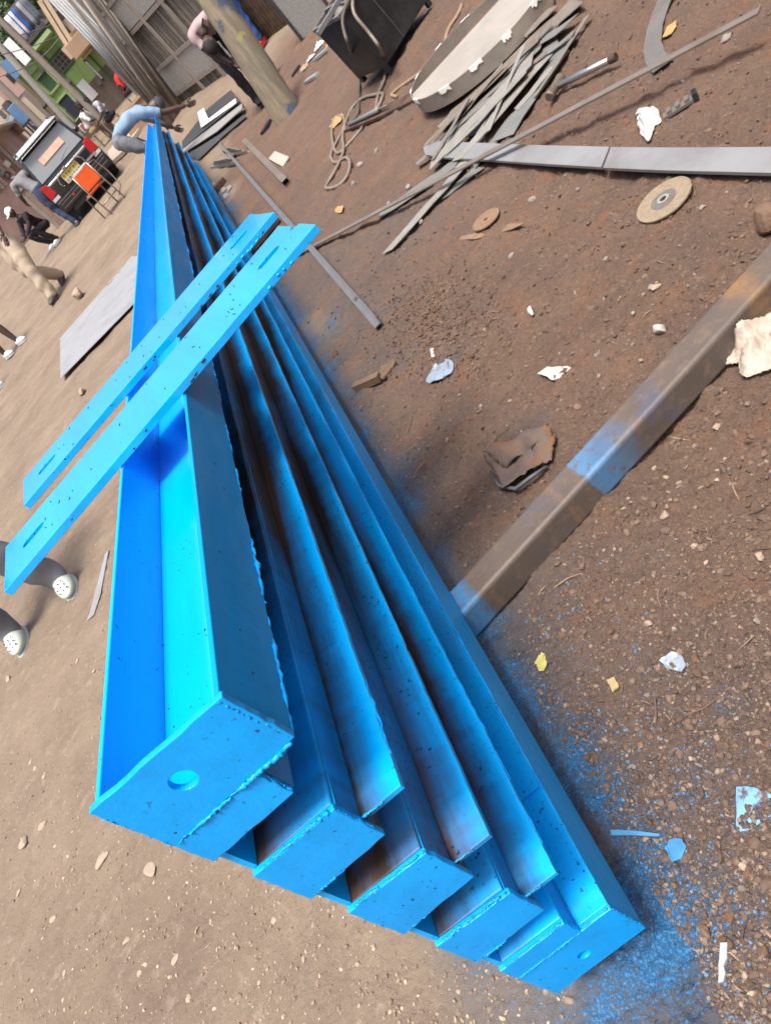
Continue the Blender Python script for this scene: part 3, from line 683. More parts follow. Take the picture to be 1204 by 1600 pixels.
# scrap offcut strips: (far end pixel, near end pixel, width at the two ends, height above ground, material)
strips = [((905, 10), (838, 70), .11, .08, .02, 0, 'broad grey offcut at the far top of the scrap pile'),
 ((880, 30), (700, 185), .10, .05, .015, 0, 'long grey offcut lying along the steel hoop'),
 ((898, 46), (795, 105), .05, .04, .045, 1, 'narrow offcut crossing the top of the scrap pile'),
 ((850, 80), (672, 240), .035, .02, .03, 1, 'thin pointed offcut nearest the hoop wall'),
 ((850, 70), (690, 205), .06, .05, .04, 0, 'brownish offcut with jagged edge on the scrap pile'),
 ((872, 65), (765, 190), .10, .07, .012, 1, 'wide grey offcut at the right side of the scrap pile'),
 ((842, 108), (680, 270), .085, .05, .06, 2, 'pale silvery offcut lying uppermost across the scrap pile'),
 ((858, 100), (722, 262), .05, .045, .05, 2, 'pale offcut beside the uppermost silvery one'),
 ((885, 80), (790, 220), .055, .07, .02, 1, 'grey offcut with snapped lower end by the hammer'),
 ((820, 120), (700, 232), .05, .06, .03, 1, 'short grey offcut with torn edge under the silvery offcut'),
 ((800, 118), (668, 235), .03, .03, .055, 0, 'dark narrow offcut lying slantwise on the pile'),
 ((760, 225), (596, 340), .07, .05, .01, 1, 'long grey offcut below the pile beside the thin flat bar'),
 ((738, 250), (610, 400), .05, .035, .02, 2, 'pale offcut sticking out under the thin flat bar'),
 ((750, 262), (690, 310), .05, .03, .012, 1, 'short offcut under the pale flat bar'),
 ((920, 30), (840, 160), .018, .012, .035, 0, 'thin rod-like offcut beyond the hammer'),
 ((720, 270), (668, 330), .03, .02, .02, 0, 'small dark sliver between the pile and the thin flat bar'),
 ((790, 150), (735, 215), .09, .06, .022, 1, 'broad short grey offcut in the middle of the scrap pile'),
 ((870, 20), (820, 62), .07, .05, .03, 0, 'short offcut at the top of the scrap pile, near the hoop'),
 ((868, 112), (810, 178), .03, .03, .035, 2, 'pale narrow offcut on the right flank of the pile')]
strips += [((832, 130), (705, 290 - 40), .04, .05, .07, 2, 'pale offcut with split tip on top, right of the uppermost silvery one'),
 ((790, 135), (690, 225), .05, .045, .018, 1, 'dull offcut low in the pile under the torn one'), ((895, 60), (850, 120), .06, .06, .02, 1, 'short wide grey offcut near the hammer head'),
 ((835, 85), (745, 165), .05, .05, .008, 0, 'flat brownish offcut along the outer wall of the hoop'), ((770, 160), (655, 262), .03, .03, .035, 1, 'slim grey offcut ending above the left end of the pale bar'),
 ((812, 170), (742, 262), .05, .04, .012, 1, 'grey offcut with notched foot right of the pale silvery ones')]
for k in range(12):
    u_, v_ = U(700, 850), 0; v_ = 250 - (u_ - 690) * 1.02 + U(-25, 30); dq = U(-.25, .25); L_ = U(35, 75)
    strips.append(((u_ + L_ * math.cos(.86 + dq), v_ - L_ * math.sin(.86 + dq)), (u_ - L_ * math.cos(.86 + dq), v_ + L_ * math.sin(.86 + dq)), U(.012, .03), U(.008, .025), U(.03, .075), k % 3, 'thin sliver of steel tangled in the scrap pile'))
for (p0, p1, w0, w1, z, mi, lb) in strips:
    a = G(*p0); b = G(*p1); d = (b - a); d.z = 0; L = d.length; dn = d.normalized(); r = Vector((dn.y, -dn.x, 0)); w0 *= 1.7; w1 *= 1.8
    n = max(5, int(L / .09)); top = []; bot = []; bow = U(-.02, .02) * L; jz = [U(-.004, .004) for _ in range(n + 1)]
    vs = []; za = H(a.x, a.y) + z; zb = H(b.x, b.y) + z * .7
    for i in range(n + 1):
        s = i / n; ww = w0 + (w1 - w0) * s; c = a.lerp(b, s); c.z = za + (zb - za) * s + jz[i]
        c += r * bow * math.sin(math.pi * s); e = U(-.06, .06) * ww
        e0 = 0 if 0 < i < n else U(-.3, .3) * ww
        for sgn in (-1, 1):
            p = c + r * sgn * (ww / 2 + (e if sgn > 0 else 0)) + dn * (e0 * sgn)
            vs += [p, p + Vector((0, 0, .003))]
    fs = []
    for i in range(n):
        o_ = i * 4; fs += [(o_, o_ + 4, o_ + 6, o_ + 2), (o_ + 1, o_ + 3, o_ + 7, o_ + 5), (o_, o_ + 1, o_ + 5, o_ + 4), (o_ + 2, o_ + 6, o_ + 7, o_ + 3)]
    fs += [(0, 2, 3, 1), (n * 4, n * 4 + 1, n * 4 + 3, n * 4 + 2)]
    o = MB().add(vs, fs).build('steel_offcut', (M_OFF_B, M_OFF_G, M_OFF_L)[mi]); recentre(o)
    tag(o, lb, 'steel offcut', 'scrap steel offcuts in a pile')
# bundle of short cut pieces beyond the stack: two heaps of short angles
for k in range(13):
    if k < 8: p = (341 + k * 3.6 + U(-1, 1), 256 + U(-6, 6)); L = U(.5, .75); q = 2.0 + U(-.12, .12)
    else: p = (360 + (k - 8) * 4.4, 238 + U(-4, 4)); L = U(.6, .9); q = 1.80 + U(-.15, .15)
    g = G(*p); d = Vector((math.cos(q) * .5, math.sin(q), 0)) * L * .5
    on_ground_bar('short_angle', 'short grey cut length of steel in the loose heap beside the stack', 'steel offcut', g - d + Vector((0, 0, .012 * (k % 3))), g + d + Vector((0, 0, .01 + .014 * (k % 3))), .034, .004, (M_SHEET, M_STEEL, M_STEEL_D)[k % 3], prof_='angle', group='short cut steel lengths in a heap')
for i, (u, v) in enumerate(((350, 300), (359, 297), (345, 290), (353, 309), (333, 292))):
    flat_piece('steel_chip', 'small grey cut end of steel on the dirt between the heap and the stack', 'steel chip', [(u - 4, v - 3), (u + 2, v - 7), (u + 5, v - 4), (u - 1, v + 3)], .006, M_STEEL_L, group='small cut ends beside the heap')
# wood stub, blade shaped plate, paper, rag, scraps
a, b = G(556, 608, .01), G(594, 590, .01)
on_ground_bar('wood_stub', 'short brown square stub lying on the dirt beside the lowest beam', 'wood stub', a, b, .03, .032, mat('brown_stub', (.14, .09, .06), .85, 0, .3, 18, .3, 60))
flat_piece('wood_chip', 'flat brown tapered chip at the end of the brown stub', 'wood chip', [(594, 592), (598, 576), (614, 565), (621, 567), (613, 580), (600, 594)], .01, mat('brown_chip', (.13, .085, .055), .9, 0, .3, 18, .3, 60), jag=True)
flat_piece('pointed_plate', 'blue grey spearhead-shaped plate lying on bluish dirt', 'steel plate', [(668, 601), (672, 588), (684, 573), (696, 567), (706, 566), (713, 573), (709, 586), (694, 595), (678, 601)], .003, mat('bluish_plate', (.27, .34, .44), .5, .2, .2, 20, color2=(.13, .12, .11), c2scale=40, c2lo=.55, c2hi=.65), jag=True)
flat_piece('paper_scrap', 'folded white paper scrap lying on the brown dirt', 'paper', [(843, 588), (858, 580), (866, 577), (897, 579), (882, 594), (869, 600)], .003, mat('dirty_paper', (.47, .46, .40), .7, 0, .15, 18, .15, 40), dz=.006, jag=True)
flat_piece('cigarette_stub', 'little white stick lying above the pointed plate', 'stick', [(674, 548), (679, 546), (681, 560), (676, 561)], .004, M_PLASTIC)
flat_piece('blue_flake', 'pale blue flat flake at the right edge of the sprayed dirt', 'paint flake', [(1156, 1237), (1175, 1234), (1215, 1248), (1215, 1278), (1176, 1304), (1157, 1308)], .002, mat('blue_flake', (.16, .36, .62), .7, 0, .2, 20, .1, 50, color2=(.10, .065, .05), c2scale=55, c2lo=.52, c2hi=.6), dz=.001, jag=True)
flat_piece('blue_chip', 'bright blue sprayed stone chip beside the lowest beam', 'stone chip', [(1044, 1330), (1053, 1314), (1070, 1315), (1079, 1328), (1070, 1346), (1055, 1351)], .004, mat('blue_chip', (.04, .20, .44), .7, 0, .25, 30, .2, 60), jag=True)
flat_piece('blue_stick', 'blue sprayed stick pointing away from the lowest beam', 'stick', [(958, 1300), (992, 1301), (1036, 1307), (1035, 1311), (990, 1309), (960, 1309)], .005, mat('blue_stick', (.06, .22, .42), .8, 0, .25, 30))
flat_piece('white_stick', 'white rolled paper stick on gravel at the lower right', 'stick', [(1131, 1477), (1143, 1478), (1138, 1538), (1129, 1538)], .006, mat('whitish_stick', (.33, .38, .43), .8, 0, .2, 30), jag=True)
flat_piece('foil_scrap', 'crumpled pale blue foil scrap on the gravel', 'foil scrap', [(1032, 1035), (1050, 1020), (1066, 1025), (1072, 1042), (1066, 1051), (1042, 1046)], .004, mat('pale_foil', (.30, .36, .43), .35, .2, .3, 40, .6, 30), wob=.003, jag=True)
flat_piece('yellow_leaf', 'yellow green dry leaf lying beside the lowest beam', 'leaf', [(836, 1036), (846, 1020), (852, 1022), (855, 1038), (850, 1050), (843, 1050)], .002, mat('yellow_leaf', (.42, .40, .13), .6, 0, .25, 60), dz=.003, jag=True)
flat_piece('wood_flake', 'square yellowish chip with white edge on the gravel', 'wood chip', [(950, 1066), (962, 1060), (970, 1076), (960, 1084)], .004, mat('yellow_chip', (.36, .28, .14), .8, 0, .25, 60), jag=True)
flat_piece('steel_sliver', 'long thin grey sliver on the road beside the topmost beam', 'steel strip', [(138, 972), (143, 960), (166, 868), (172, 860), (160, 930), (150, 962)], .003, M_SHEET)
flat_piece('grey_plate', 'large grey steel sheet lying on the road left of the stack', 'steel sheet', [(101, 596), (96, 530), (205, 400), (250, 400), (250, 440)], .006, M_SHEET, dz=.02)
def stone(label, u, v, rx, ry, rz_, m, seed, rz=0, group=None, name='stone', sink=.25):
    g = G(u, v); rg = random.Random(seed)
    ks = [(Vector((rg.gauss(0, 1), rg.gauss(0, 1), rg.gauss(0, .5))).normalized(), rg.uniform(.42, .9)) for _ in range(11)]
    def fn(p):
        q = Vector((p.x / rx, p.y / ry, p.z / rz_)); s = 1.0
        for n, dd in ks:
            c = q.dot(n)
            if c > dd: q = q - n * (c - dd) * .85
        return Vector((q.x * rx, q.y * ry, q.z * rz_))
    o = MB().sphere((0, 0, rz_ * (1 - sink)), rx, ry, rz_, 12, 8, fn=fn).build(name, m); o.location = g; o.rotation_euler = (rg.uniform(-.15, .15), rg.uniform(-.15, .15), rz)
    return tag(o, label, 'stone', group)
stone('oblong pale stone on the road between the cream trousers and the grey sheet', 128, 463, .10, .22, .09, M_STONE, 5, .5)
stone('pale pointed stone chip lying below the grey sheet corner', 131, 614, .05, .17, .03, M_STONE, 6, .25)
stone('big brown rock at the right edge beyond the rusty square tube', 1205, 360, .045, .045, .035, M_STONE3, 7, .3)
stone('lumpy brown clod on the dirt beside the stack above the stub', 527, 557, .022, .02, .018, M_STONE3, 9)
stone('white bone-like shard standing on the dirt above the paper scrap', 832, 489, .012, .03, .012, M_PLASTIC, 10, -.3)
stone('small round yellowish stone above the rusty tube', 1029, 460, .022, .018, .007, M_STONE, 12)
stone('white chip lying against the rusty tube', 1034, 521, .018, .02, .016, M_PLASTIC, 14)
# rusty torn cloth / sheet folded by the tube
def crumple(name, label, cat, u, v, rx, ry, hh, m, seed, outline=None, rz=0, folds=5, n=26):
    g = G(u, v); rg = random.Random(seed); ph = [(rg.uniform(0, 6.28), rg.uniform(3, 9), rg.uniform(0, 6.28)) for _ in range(folds)]
    vs = []; fs = []
    for j in range(n + 1):
        for i in range(n + 1):
            a, b = i / n * 2 - 1, j / n * 2 - 1
            # disc mapping
            x = a * math.sqrt(1 - b * b / 2); y = b * math.sqrt(1 - a * a / 2); r = math.hypot(x, y); th = math.atan2(y, x)
            ed = 1 + .18 * math.sin(3 * th + ph[0][0]) + .10 * math.sin(5 * th + ph[1][0]) + .06 * math.sin(9 * th + ph[2][0])
            z = 0
            for (p, f, q) in ph: z += abs(math.sin((x * math.cos(q) + y * math.sin(q)) * f + p)) ** 1.5 / folds
            z = hh * (z * (1 - r ** 3 * .75) + .12 * rg.random()) * (1.15 - .5 * r)
            vs.append((x * rx * ed, y * ry * ed, z + .003))
    for j in range(n):
        for i in range(n): k = j * (n + 1) + i; fs.append((k, k + 1, k + n + 2, k + n + 1))
    o = MB().add(vs, fs).build(name, m, smooth=True); o.location = g; o.rotation_euler = (0, 0, rz)
    sm = o.modifiers.new('thick', 'SOLIDIFY'); sm.thickness = .0015
    return tag(o, label, cat)
crumple('plastic_bag', 'crumpled off-white plastic bag beside the rusty square tube', 'plastic bag', 1182, 545, .082, .085, .075, mat('dirty_bag', (.40, .34, .285), .55, 0, .12, 14, .25, 30), 4, n=40, folds=7)
crumple('plastic_scrap', 'torn white plastic scrap under the thin flat bar', 'plastic scrap', 1014, 194, .04, .115, .05, M_PLASTIC, 8, rz=-.5, folds=6)
PI = math.pi
TM = mat('rusty_cloth', (.12, .092, .08), .85, .0, .3, 14, .5, 40, color2=(.16, .085, .05), c2scale=16, c2lo=.5, c2hi=.62)
g = G(825, 735); t = thing('torn_sheet', 'rusty crumpled torn sheet lying against the rusty square tube', 'torn sheet', (g.x, g.y, g.z))
def sheetpatch(name, pix, hz, th=.003, seed=1, n=14):
    """four pixel corners on the ground, patch between them with a wavy height profile"""
    rg = random.Random(seed); c = [G(*p) - g for p in pix]; vs = []
    for j in range(n + 1):
        for i in range(n + 1):
            a, b = i / n, j / n; p = (c[0] * (1 - a) + c[1] * a) * (1 - b) + (c[3] * (1 - a) + c[2] * a) * b
            e = min(a, 1 - a, b, 1 - b); p = p + Vector((U(-1, 1), U(-1, 1), 0)) * (.004 if e == 0 else .0015)
            p.z = .004 + hz(a, b) + U(0, .003); vs.append(p)
    o = MB().add(vs, [(j * (n + 1) + i, j * (n + 1) + i + 1, (j + 1) * (n + 1) + i + 1, (j + 1) * (n + 1) + i) for j in range(n) for i in range(n)]).build(name, TM, t, smooth=True)
    sm = o.modifiers.new('thick', 'SOLIDIFY'); sm.thickness = th; return o
sheetpatch('folded_strip', [(766, 716), (866, 678), (876, 692), (800, 742)], lambda a, b: .022 * math.sin(PI * b) + .012 * math.sin(a * 7) ** 2 + .01, seed=2)
sheetpatch('lower_fold', [(764, 718), (842, 716), (862, 738), (800, 778)], lambda a, b: .02 * (1 - b) * abs(math.sin(a * 5 + b * 2)) + .026 * b ** 4, seed=3)
sheetpatch('side_flap', [(838, 700), (876, 690), (870, 730), (840, 745)], lambda a, b: .008 + .018 * math.sin(PI * a) * (1 - b), seed=4)
MB().tube([G(*p) - g + Vector((0, 0, z)) for p, z in (((772, 746), .012), ((790, 770), .022), ((815, 774), .026), ((840, 760), .026), ((862, 738), .02))], [.004, .006, .006, .006, .004], 7).build('rolled_edge', mat('rusty_edge', (.10, .11, .13), .6, .2, .3, 30), t, smooth=True)
# small steel lug beside the plastic scrap
g = G(1062, 175)
t = thing('steel_lug', 'rusty toothed steel lug lying beside the white plastic scrap', 'steel part', g); t.rotation_euler = (0, 0, -.55)
MB().bar((-.05, 0, .01), (.05, 0, .01), .035, .012).build('body', M_STEEL_D, t, bevel=.001)
for k in range(3): MB().box(-.035 + k * .03, -.02 + k * .03, -.016, .016, .0162, .026).build('tooth', M_STEEL_D, t)
MB().box(.0505, .066, -.02, .02, .002, .03).build('end_block', M_BLACK, t)

# ------------------------------------------------------------------ welding transformer, cables, holder
tc_ = G(640, 108); 
def welder():
    g = Vector((1.32, 6.10, 0)); g.z = H(1.5, 6.1) - .01
    t = thing('welding_transformer', 'black steel welding transformer box with open frame top standing on the bank', 'welder', g, .12)
    t.rotation_euler = (.05, -.13, .30)
    Wd, Dp, Ht = .62, .42, .50
    MB().box(0, Wd, 0, .006, .05, Ht).build('front_panel', M_BLACK, t, bevel=.002)
    MB().box(0, .006, .0065, Dp, .05, Ht).build('side_panel', M_BLACK, t); MB().box(Wd - .006, Wd, .0065, Dp, .05, Ht).build('side_panel', M_BLACK, t)
    MB().box(.0065, Wd - .0065, Dp - .006, Dp, .05, Ht).build('back_panel', M_BLACK, t)
    MB().box(.0065, Wd - .0065, .0065, Dp - .0065, .05, .056).build('floor_panel', M_BLACK, t)
    MB().box(.0065, Wd - .0065, .0065, Dp - .0065, Ht - .09, Ht - .084).build('top_panel', M_DARK, t)
    MB().bar((.27, -.003, .05), (.27, -.003, Ht), .004, .004, up=(0, 1, 0)).build('seam', M_STEEL_D, t)
    for x in (.0, Wd):
        for y in (.02, Dp - .02): MB().box(x - .018 + (.02 if x == 0 else -.02), x + .018 + (.02 if x == 0 else -.02), y - .018, y + .018, 0, .049).build('foot', M_BLACK, t)
    for p, q in (((0, 0), (Wd, 0)), ((Wd, 0), (Wd, Dp)), ((Wd, Dp), (0, Dp)), ((0, Dp), (0, 0))):
        MB().bar((p[0], p[1], Ht + .012), (q[0], q[1], Ht + .012), .03, .024).build('top_rail', M_STEEL_D, t)
    for x in (.16, .34, .5): MB().bar((x, .02, Ht + .03), (x, Dp - .02, Ht + .03), .025, .01).build('cross_bar', M_STEEL_D, t)
    MB().bar((-.16, .1, Ht + .05), (.3, .1, Ht + .05), .03, .03).build('handle', mat('grey_handle', (.2, .2, .21), .5, .2), t)
    MB().sphere((.16, .2, Ht - .04), .1, .08, .05, 14, 8).build('coil', M_STEEL_D, t, smooth=True)
    return t
WT = welder()
def cable(name, label, pix, r, m, lift=None, cat='cable', group=None):
    P = []
    for k, p in enumerate(pix):
        if len(p) == 3 and not isinstance(p, Vector): P.append(G(p[0], p[1], p[2]))
        elif isinstance(p, Vector): P.append(p)
        else: P.append(G(p[0], p[1], r))
    # Catmull-Rom
    Q = []
    for i in range(len(P) - 1):
        p0, p1, p2, p3 = P[max(i - 1, 0)], P[i], P[i + 1], P[min(i + 2, len(P) - 1)]
        for s in range(6):
            u = s / 6; Q.append(.5 * ((2 * p1) + (-p0 + p2) * u + (2 * p0 - 5 * p1 + 4 * p2 - p3) * u * u + (-p0 + 3 * p1 - 3 * p2 + p3) * u ** 3))
    Q.append(P[-1])
    o = MB().tube(Q, r, 8).build(name, m, smooth=True); recentre(o); return tag(o, label, cat, group)
TY = 6.0
cable('welding_cable', 'dark welding cable hanging over the left front of the transformer', [PXY(548, -6, 6.08), PXY(537, 20, 5.93), PXY(536, 42, 5.86), PXY(545, 72, 5.8), (556, 100, .03), (562, 125, .012), (563, 150), (559, 178), (548, 196)], .012, mat('dark_cable', (.09, .075, .062), .6))
cable('welding_cable', 'tan welding cable hanging over the front of the transformer and looping on the dirt', [PXY(552, -4, 6.1), PXY(551, 10, 5.94), PXY(556, 26, 5.86), PXY(577, 52, 5.82), PXY(594, 76, 5.8), (601, 98, .04), (601, 122, .014), (593, 148), (588, 172), (600, 150, .01), (590, 149), (568, 155), (550, 172), (536, 205), (520, 240), (519, 250), (527, 256), (543, 250), (552, 262), (545, 280), (530, 294), (514, 298), (513, 290), (527, 270), (538, 240), (537, 215), (540, 200)], .012, M_RUBBER)
cable('welding_cable', 'tan cable loop lying on the dirt left of the electrode holder', [(541, 206), (538, 186), (526, 183), (521, 200), (522, 225), (528, 240), (545, 225), (562, 205), (566, 195)], .011, M_RUBBER)
cable('rope', 'tan rope trailing on the bank behind the steel hoop', [(722, 8), (715, 22), (700, 45), (690, 70), (672, 95), (655, 112), (640, 124), (622, 138), (612, 148), (620, 152)], .012, mat('rope', (.26, .18, .12), .9, 0, .3, 60))
cable('wire_loop', 'thin brown wire loop at the top of the yard by the hoop', [(845, -4), (842, 14), (850, 22), (862, 14), (866, 0), (860, -8)], .008, M_RUST)
a, b = G(547, 197, .03), G(592, 172, .045)
t = thing('electrode_holder', 'grey electrode holder with cable lying on the brown plank', 'welding holder', a)
MB().tube([Vector((0, 0, 0)), (b - a) * .7, (b - a)], [.013, .017, .018], 12).build('grip', mat('grey_grip', (.17, .18, .19), .5), t, smooth=True)
MB().tube([(b - a) * 1.001, (b - a) * 1.25], [.01, .006], 8).build('jaw', M_STEEL_D, t, smooth=True)
flat_piece('brown_plank', 'brown rusty plank under the electrode holder reaching the hoop', 'plank', [(541, 210), (548, 196), (655, 143), (655, 158), (600, 186)], .02, M_RUST, dz=.004)
flat_piece('dry_leaf', 'pale dry leaf on the dirt under the cable loop', 'leaf', [(518, 203), (522, 190), (535, 180), (541, 182), (536, 194), (524, 205)], .003, M_LEAFDRY, dz=.005, jag=True)
flat_piece('dry_leaf', 'orange dry leaf beside the curved plate', 'leaf', [(1036, 64), (1044, 44), (1060, 33), (1057, 46), (1050, 58)], .003, M_LEAFDRY, dz=.005, jag=True)
flat_piece('dry_leaf', 'small orange leaf on the dirt beyond the thin flat bar', 'leaf', [(524, 330), (530, 325), (540, 325), (537, 333), (528, 336)], .003, M_LEAFDRY, dz=.005, jag=True)

# ------------------------------------------------------------------ people
DEF = dict(pelvis=(0, 0, .93), spine=(0, .01, 1.12), chest=(0, 0, 1.33), neck=(0, 0, 1.47), head=(0, .02, 1.60),
           shL=(-.185, 0, 1.40), elL=(-.23, -.02, 1.12), wrL=(-.24, .06, .88), shR=(.185, 0, 1.40), elR=(.23, -.02, 1.12), wrR=(.24, .06, .88),
           hipL=(-.095, 0, .90), knL=(-.10, .03, .50), anL=(-.10, -.02, .09), hipR=(.095, 0, .90), knR=(.10, .03, .50), anR=(.10, -.02, .09))
def person(label, loc, yaw, pose=None, shirt=None, trousers=None, sleeve=.55, trouser_to=1.0, shoe=None, hat=None, loose=1.0, hair=True, scale=1.0, face=None, shoe_mesh=True, skin=None, hip_w=1.0, look=None):
    """pose: joints in metres, x right, y forward, z up. one skinned body; head, hands and feet grown into the same mesh"""
    J = {k: Vector(v) for k, v in DEF.items()}
    for k, v in (pose or {}).items(): J[k] = Vector(v)
    root = thing('person', label, 'person', loc, yaw)
    root.scale = (scale,) * 3
    verts = []; edges = []; rad = []
    def V(p, r): verts.append(tuple(p)); rad.append(r if isinstance(r, tuple) else (r, r)); return len(verts) - 1
    def chain(i0, pts):
        for p, r in pts: j = V(p, r); edges.append((i0, j)); i0 = j
        return i0
    lo = loose
    pv = V(J['pelvis'], (.150, .115))
    sp = chain(pv, [(J['pelvis'].lerp(J['spine'], .6), (.145, .11)), (J['spine'].lerp(J['chest'], .3), (.15, .11)), (J['chest'], (.165, .118))])
    up = (J['neck'] - J['chest'])
    nk = chain(sp, [(J['chest'] + up * .6, (.12, .085)), (J['neck'], .058), (J['neck'].lerp(J['head'], .5), .055)])
    regs = []
    for s in 'LR':
        sh, el, wr = J['sh' + s], J['el' + s], J['wr' + s]
        chain(sp, [(sh.lerp(J['chest'], .25), .075), (sh, .066 * lo), (sh.lerp(el, .5), .054 * lo), (el, .044), (el.lerp(wr, .4), .042), (wr, .029)])
        hp, kn, an = J['hip' + s], J['kn' + s], J['an' + s]
        chain(pv, [(hp, .098 * lo), (hp.lerp(kn, .45), .088 * lo), (kn, .066 * lo), (kn.lerp(an, .4), .064 * lo), (an + (kn - an) * .05, .056 * lo if trouser_to > .9 else .042), (an + (an - kn).normalized() * .045, .058 * lo if trouser_to > .9 else .04)])
    me = bpy.data.meshes.new('tmp'); me.from_pydata(verts, edges, []); me.update()
    o = bpy.data.objects.new('tmp', me); COL.objects.link(o)
    sk = o.modifiers.new('skin', 'SKIN'); sk.use_smooth_shade = True; sk.branch_smoothing = .6
    if not me.skin_vertices: me.skin_vertices.new()
    for i, sv in enumerate(me.skin_vertices[0].data): sv.radius = rad[i]; sv.use_root = i == 0
    ss = o.modifiers.new('sub', 'SUBSURF'); ss.levels = 2; ss.render_levels = 2
    dg = bpy.context.evaluated_depsgraph_get(); m2 = bpy.data.meshes.new_from_object(o.evaluated_get(dg))
    bpy.data.objects.remove(o); bpy.data.meshes.remove(me)
    bm = bmesh.new(); bm.from_mesh(m2); bpy.data.meshes.remove(m2)
    for f in bm.faces: f.smooth = True
    body_faces = list(bm.faces)
    # material by nearest bone
    bones = []
    def B(a, b, mi): bones.append((Vector(a), Vector(b), mi))
    SK, SH, TR = 0, 1, 2
    B(J['pelvis'] + Vector((0, 0, .0)), J['pelvis'].lerp(J['spine'], .3), TR); B(J['pelvis'].lerp(J['spine'], .34), J['chest'], SH); B(J['chest'], J['chest'] + up * .75, SH); B(J['neck'], J['head'], SK)
    for s in 'LR':
        sh, el, wr = J['sh' + s], J['el' + s], J['wr' + s]; tot = (el - sh).length + (wr - el).length
        B(J['chest'], sh, SH)
        c = sleeve * tot; l1 = (el - sh).length
        if c <= l1: p = sh.lerp(el, c / l1); B(sh, p, SH); B(p + (el - sh).normalized() * .012, el, SK); B(el, wr, SK)
        else: p = el.lerp(wr, min(1, (c - l1) / (wr - el).length)); B(sh, el, SH); B(el, p, SH); B(p + (wr - el).normalized() * .012, wr, SK)
        hp, kn, an = J['hip' + s], J['kn' + s], J['an' + s]
        B(J['pelvis'], hp, TR); lt = (kn - hp).length + (an - kn).length; c = trouser_to * lt; l1 = (kn - hp).length
        if c <= l1: p = hp.lerp(kn, c / l1); B(hp, p, TR); B(p + (kn - hp).normalized() * .012, kn, SK); B(kn, an, SK)
        else:
            p = kn.lerp(an, min(1, (c - l1) / (an - kn).length)); B(hp, kn, TR); B(kn, p, TR)
            if trouser_to < .97: B(p + (an - kn).normalized() * .012, an, SK)
    def dseg(p, a, b):
        d = b - a; t = max(0, min(1, (p - a).dot(d) / max(d.length_squared, 1e-9))); return (p - (a + d * t)).length
    for f in body_faces:
        c = f.calc_center_median(); f.material_index = min(bones, key=lambda q: dseg(c, q[0], q[1]))[2]
    # cloth folds and hem flare: small displacement on clothed vertices
    for v in bm.verts:
        mi = max((f.material_index for f in v.link_faces), default=0)
        if mi:
            n = v.normal; p = v.co
            k = (math.sin(p.z * 42 + p.x * 21 + 3 * math.sin(p.y * 17)) + math.sin(p.z * 23 - p.y * 33 + p.x * 11)) * .0045 * lo + (.008 if mi == SH else .006) * lo
            v.co = p + n * k
    def addmb(mb, mi):
        vs = [bm.verts.new(p) for p in mb.v]
        for f in mb.f:
            try: q = bm.faces.new([vs[i] for i in f]); q.smooth = True; q.material_index = mi
            except ValueError: pass
    # head: skull, jaw, brow, nose, lips, ears
    hd = J['head']; ax = (hd - J['neck']).normalized()
    fwd = Vector(look) if look else Vector((0, 1, 0)); fwd = (fwd - ax * fwd.dot(ax)).normalized() if (fwd - ax * fwd.dot(ax)).length > .05 else ax.orthogonal().normalized()
    rt = fwd.cross(ax).normalized(); HM = Matrix((rt, fwd, ax)).transposed().to_4x4()
    def fn(p):
        x, y, z = p
        if z < 0: x *= 1 + z * 2.2; y = y * (1 + z * 1.2) + (-z) * .10
        if y > .06: y -= (y - .06) * .35
        return Vector((x, y, z))
    c0 = hd + ax * .03
    mb = MB(); mb.sphere(c0, .076, .096, .118, 18, 14, fn=fn, mtx=HM)
    mb.sphere(c0 + HM @ Vector((0, .088, -.018)), .014, .02, .026, 8, 6, mtx=HM)
    for s in (-1, 1): mb.sphere(c0 + HM @ Vector((s * .076, -.005, -.012)), .010, .022, .032, 8, 6, mtx=HM)
    mb.sphere(c0 + HM @ Vector((0, .085, -.062)), .026, .012, .010, 8, 6, mtx=HM)
    for s in (-1, 1): mb.sphere(c0 + HM @ Vector((s * .032, .078, .022)), .022, .014, .008, 8, 6, mtx=HM)
    addmb(mb, 0)
    # hands: palm and five tapering, bent fingers
    for s in 'LR':
        wr, el = J['wr' + s], J['el' + s]; d = (wr - el).normalized(); sg = -1 if s == 'L' else 1
        sd = Vector((0, 1, 0)); sd = (sd - d * sd.dot(d)); sd = sd.normalized() if sd.length > .2 else d.orthogonal().normalized(); nr = d.cross(sd)
        mb = MB(); mb.sphere(wr + d * .045, .05, .04, .02, 10, 8, mtx=Matrix((d, sd, nr)).transposed().to_4x4())
        for k in range(4):
            b0 = wr + d * .078 + sd * (.028 - .0185 * k); Ls = (.066, .075, .070, .054)[k]; cu = nr * (-sg) * .022
            mb.tube([b0 - d * .02, b0, b0 + d * Ls * .45 + cu * .3, b0 + d * Ls * .8 + cu, b0 + d * Ls + cu * 1.6], [.009, .0095, .009, .008, .005], 6)
        tb = wr + d * .025 + sd * .032
        mb.tube([tb, tb + d * .02 + sd * .022, tb + d * .048 + sd * .030, tb + d * .066 + sd * .026], [.011, .0115, .010, .006], 6)
        addmb(mb, 0)
    # feet
    ft = MB()
